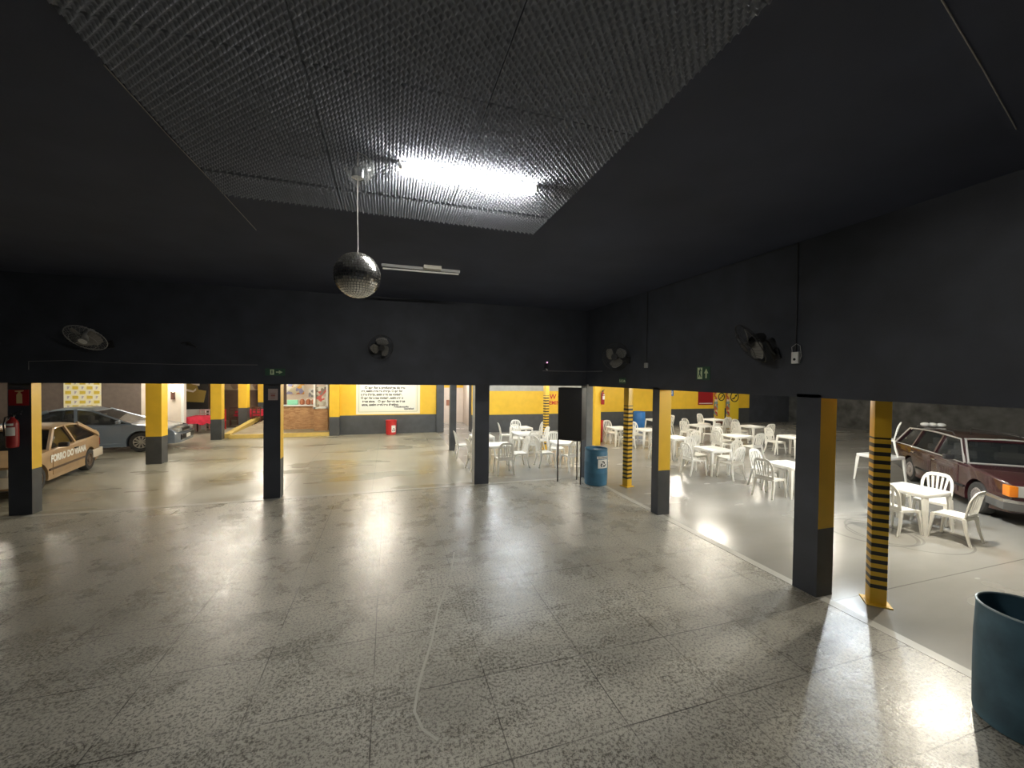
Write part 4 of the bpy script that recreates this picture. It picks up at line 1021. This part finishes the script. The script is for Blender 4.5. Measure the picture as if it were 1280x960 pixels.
part('ceiling_hook', MB().tube([(.09, 0, cz+.08), (.05, 0, cz+.12), (.01, 0, cz+.13), (0, 0, Z1-mbz-.064)], .005, 6), STEEL, ball, smooth=True)

# ------------------------------------------------------------------ wall fans
BLADE = mat('grey_fan_blade', (.30, .28, .25), .4); BLADED = mat('dark_fan_blade', (.17, .165, .15), .35); GRIL = mat('fan_wire_grey', (.35, .35, .34), .4); GRILD = mat('fan_wire_black', (.03, .03, .03), .4)
def fan(label, pos, aim, wallpt, wires, hubm, spin=.4, r=.30):
    pos, aim, wallpt = Vector(pos), Vector(aim).normalized(), Vector(wallpt)
    q = aim.to_track_quat('Y', 'Z')
    o = thing('wall_fan', label, 'fan', pos, 0, 'wall fans in the dance hall'); o.rotation_euler = q.to_euler()
    inv = (Matrix.Translation(pos) @ q.to_matrix().to_4x4()).inverted()
    g = MB(); n_ = 40
    ringp = lambda rr, y: [(rr*math.cos(2*PI*k/n_), y, rr*math.sin(2*PI*k/n_)) for k in range(n_)]
    g.tube(ringp(r, 0), .007, 6, closed=True); g.tube(ringp(r*.66, .072), .003, 5, closed=True); g.tube(ringp(r*.22, .088), .004, 5, closed=True)
    g.tube(ringp(r*.62, -.07), .003, 5, closed=True)
    for k in range(30):
        a = 2*PI*k/30; c, s_ = math.cos(a), math.sin(a)
        g.tube([(r*c*f, y, r*s_*f) for f, y in ((1, 0), (.92, .035), (.66, .072), (.22, .088))], .0019, 4)
        g.tube([(r*c*f, y, r*s_*f) for f, y in ((1, 0), (.9, -.04), (.62, -.07), (.3, -.08))], .0019, 4)
    part('grille', g, wires, o, smooth=True)
    part('hub_badge', MB().cyl((0, .086, 0), (0, .096, 0), r*.20, 20), hubm, o)
    bl = MB()
    for k in range(3):
        a = spin+2*PI*k/3; rg = []
        for i in range(7):
            t = i/6; rr = .05+(r*.82-.05)*t; wd = .06+.21*math.sin(PI*min(1, t*.9+.12)); tw = .6-.35*t
            cpt = a+.35*t
            rad = Vector((math.cos(cpt), 0, math.sin(cpt))); tan_ = Vector((-math.sin(cpt), 0, math.cos(cpt)))*math.cos(tw)+Vector((0, 1, 0))*math.sin(tw)
            p = rad*rr; nn = Vector((0, .003, 0))
            rg.append([p-tan_*wd/2+nn, p+tan_*wd/2+nn, p+tan_*wd/2-nn, p-tan_*wd/2-nn])
        bl.loft(rg)
    part('blades', bl, BLADE if wires is GRIL else BLADED, o, smooth=True)
    part('motor', MB().tube([(0, .03, 0), (0, -.05, 0), (0, -.16, 0), (0, -.20, 0)], [.045, .075, .07, .04], 16), wires, o, smooth=True)
    wl = inv @ wallpt
    part('wall_arm', MB().tube([(0, -.15, -.02), (0, -.18, -.10), (wl*.6+Vector((0, -.05, -.06)))[:], wl], .018, 8), DARKM, o, smooth=True)
    wn = inv.to_3x3() @ Vector((0, 1, 0) if abs(wallpt.y-9.42) < .01 else (1, 0, 0))
    part('wall_bracket', MB().bar(wl-wn*.03, wl, .11, .15), DARKM, o, bevel=.008)
    return o
fan('pale wire wall fan tilted down at the left end of the far wall', (-5.20, 9.08, 3.26), (-.10, -.62, -.72), (-5.02, 9.42, 3.18), GRIL, WHITE, .9)
fan('black wall fan in the middle of the far wall', (-.17, 9.14, 3.27), (.28, -.9, -.25), (-.30, 9.42, 3.2), GRILD, DARKM, 1.6, .27)
fan('black wall fan at the left of the right wall beside the corner', (4.70, 7.55, 3.12), (-.75, -.65, -.1), (5.0, 7.5, 3.05), GRILD, DARKM, .3)
fan('dark wall fan turned edge on beside the white switch box', (4.66, 4.16, 3.14), (-.64, .42, -.52), (5.0, 4.05, 3.0), GRILD, DARKM, 2.0)
# bare wall bracket, little camera, conduits, boxes
solo('wall_bracket', MB().tube([(-.12, -.03, .02), (-.03, -.05, .04), (.03, -.05, .02), (.13, -.03, -.05)], .014, 6).box((-.03, -.06, -.02), (.03, 0, .05)), DARKM, 'bare black bracket on the far wall between the two fans', 'bracket', (-3.78, 9.42, 3.22))
ca_ = thing('security_camera', 'tiny wall camera with a pink light near the hall corner', 'camera', (3.83, 9.42, 3.0))
part('housing', MB().box((-.04, -.09, -.12), (.04, 0, .0)), DARKM, ca_, bevel=.01)
part('indicator_light', MB().sphere((0, -.095, .03), .022, 10), mat('pink_led', (.8, .4, .6), .4, emit=(1, .5, .8), estr=1.2), ca_, smooth=True)
part('bracket', MB().tube([(.0, -.03, -.12), (.02, -.05, -.17), (.05, -.02, -.17), (.05, .0, -.14)], .008, 6), STEEL, ca_, smooth=True)
GPIPE = mat('grey_conduit', (.16, .16, .17), .5); BPIPE = mat('black_conduit', (.022, .022, .024), .5)
solo('conduit', MB().tube([(3.75, 9.405, 2.82), (4.985, 9.405, 2.82)], .012, 8).tube([(4.985, 9.405, 2.82), (4.985, 8.6, 2.82)], .012, 8), GPIPE, 'thin horizontal conduit running round the hall corner', 'pipe', smooth=True)
solo('conduit', MB().tube([(4.985, 6.86, 2.97), (4.985, 6.86, Z1-.01)], .009, 8), BPIPE, 'black conduit rising from the small grey box on the right wall', 'pipe', smooth=True)
solo('conduit', MB().tube([(4.985, 3.78, 3.02), (4.985, 3.78, Z1-.01)], .009, 8), BPIPE, 'black conduit rising from the white switch box on the right wall', 'pipe', smooth=True)
solo('conduit', MB().tube([(4.985, 6.86, Z1-.02), (4.985, 3.78, Z1-.02)], .006, 8), BPIPE, 'black conduit along the top of the right wall', 'pipe', smooth=True)
solo('junction_box', MB().box((4.955, 6.82, 2.87), (5.0, 6.90, 2.97)), GREYP, 'small grey box at the end of a conduit right of the corner fan', 'box', bevel=.006)
sb = thing('switch_box', 'white switch box with a looped cable on the right wall', 'box', (5.0, 3.77, 2.94))
part('box', MB().box((-.045, -.045, -.075), (0, .045, .075)), WHITE, sb, bevel=.008)
part('socket', MB().cyl((-.05, 0, -.02), (-.044, 0, -.02), .016, 12), DARKM, sb)
part('cable', MB().tube([(-.02, .05, .06), (-.03, .05, .14), (-.03, -.01, .18), (-.03, -.06, .15), (-.02, -.07, .02), (-.02, -.05, -.04)], .004, 6), GREYP, sb, smooth=True)
solo('ceiling_cable', MB().tube([(2.30, 1.16, Z1-.006), (3.2, 1.38, Z1-.006), (4.15, 1.62, Z1-.006)], .0035, 6), mat('grey_cable', (.34, .32, .30), .6), 'thin pale cable across the dark ceiling above the right wall', 'cable', smooth=True)
solo('ceiling_cable', MB().tube([(-1.57, 2.9, Z1-.008), (-1.575, 3.6, Z1-.008), (-1.56, 4.4, Z1-.008), (-1.56, 5.6, Z1-.008)], .004, 6), bpy.data.materials['grey_cable'], 'thin pale cable along the left edge of the foam panels', 'cable', smooth=True)
solo('wall_cable', MB().tube([(-6.2, 9.414, 2.68), (-6.2, 9.414, 2.83), (-5.6, 9.414, 2.86), (-5.0, 9.414, 2.83), (-3.9, 9.414, 2.82), (-2.6, 9.414, 2.84)], .003, 6), bpy.data.materials['grey_cable'], 'thin cable running along the far wall below the pale fan', 'cable', smooth=True)

# pale wandering repair line on the floor
pts = [(.96, 5.91), (.8, 5.21), (.56, 4.52), (.43, 3.98), (.3, 3.57), (.25, 3.38), (.21, 3.16), (.26, 2.98), (.36, 2.86)]
mb = MB(); rg = []
for i, (x, y) in enumerate(pts):
    a = Vector(pts[max(i-1, 0)]); c = Vector(pts[min(i+1, len(pts)-1)]); t = (c-a).normalized(); h = .011
    rg.append([(x-t.y*h, y+t.x*h, .0), (x+t.y*h, y-t.x*h, .0), (x+t.y*h, y-t.x*h, .0015), (x-t.y*h, y+t.x*h, .0015)])
mb.loft(rg); struct('floor_repair_line', mb, mat('pale_filler', (.44, .43, .38), .5), bpy.data.objects['floor'])

# ------------------------------------------------------------------ tube lights under the side roofs
SIDEL = ['over the middle of the parking aisle', 'over the aisle in front of the mural', 'over the far chair group', 'over the chairs beside the middle pillar', 'over the grey blue sedan', 'over the tan hatchback',
  'beside the mural wall', 'over the yellow kerb', 'over the red clothed table', 'over the ramp', 'over the near tables', 'over the concrete beside the wagon', 'over the front rows of tables', 'over the washroom wall tables',
  'over the rear tables', 'over the dark corner tables', 'before the yellow panels', 'over the bonnet of the wagon', 'over the striped post at the corner']
for i, (x, y, k, c, rz) in enumerate(SIDE_LAMPS):
    if rz is None:
        o = thing('ceiling_light', 'round white bulb under the low roof '+SIDEL[i], 'light', (x, y, ZC))
        part('socket', MB().cyl((0, 0, -.07), (0, 0, 0), .035, 14), WHITE, o)
        part('bulb', MB().sphere((0, 0, -.13), .065, 14), mat('lit_bulb', (1, 1, 1), .4, emit=c, estr=BULB*k), o, smooth=True)
        continue
    o = thing('ceiling_light', 'white tube light under the low roof '+SIDEL[i], 'light', (x, y, ZC), rz, 'tube lights under the low roofs')
    part('batten', MB().box((-.6, -.035, -.06), (.6, .035, 0)), WHITE, o)
    part('tube', MB().cyl((-.58, 0, -.078), (.58, 0, -.078), .014, 6), mat('side_tube_lit', (1, 1, 1), .4, emit=c, estr=SIDE_TUBE*k), o, smooth=True)
bl_ = bpy.data.lights.new('room_glow', 'AREA'); bl_.shape = 'RECTANGLE'; bl_.size = .6; bl_.size_y = .6; bl_.energy = 90; bl_.color = (1, .95, .9)
o = thing('ceiling_light', 'square light panel in the small lit back room', 'light', (3.2, 20.6, ZC))
part('panel', MB().box((-.32, -.32, -.03), (.32, .32, 0)), WHITE, o)
lo = bpy.data.objects.new('room_glow', bl_); C.objects.link(lo); lo.parent = o; lo.location = (0, 0, -.04)
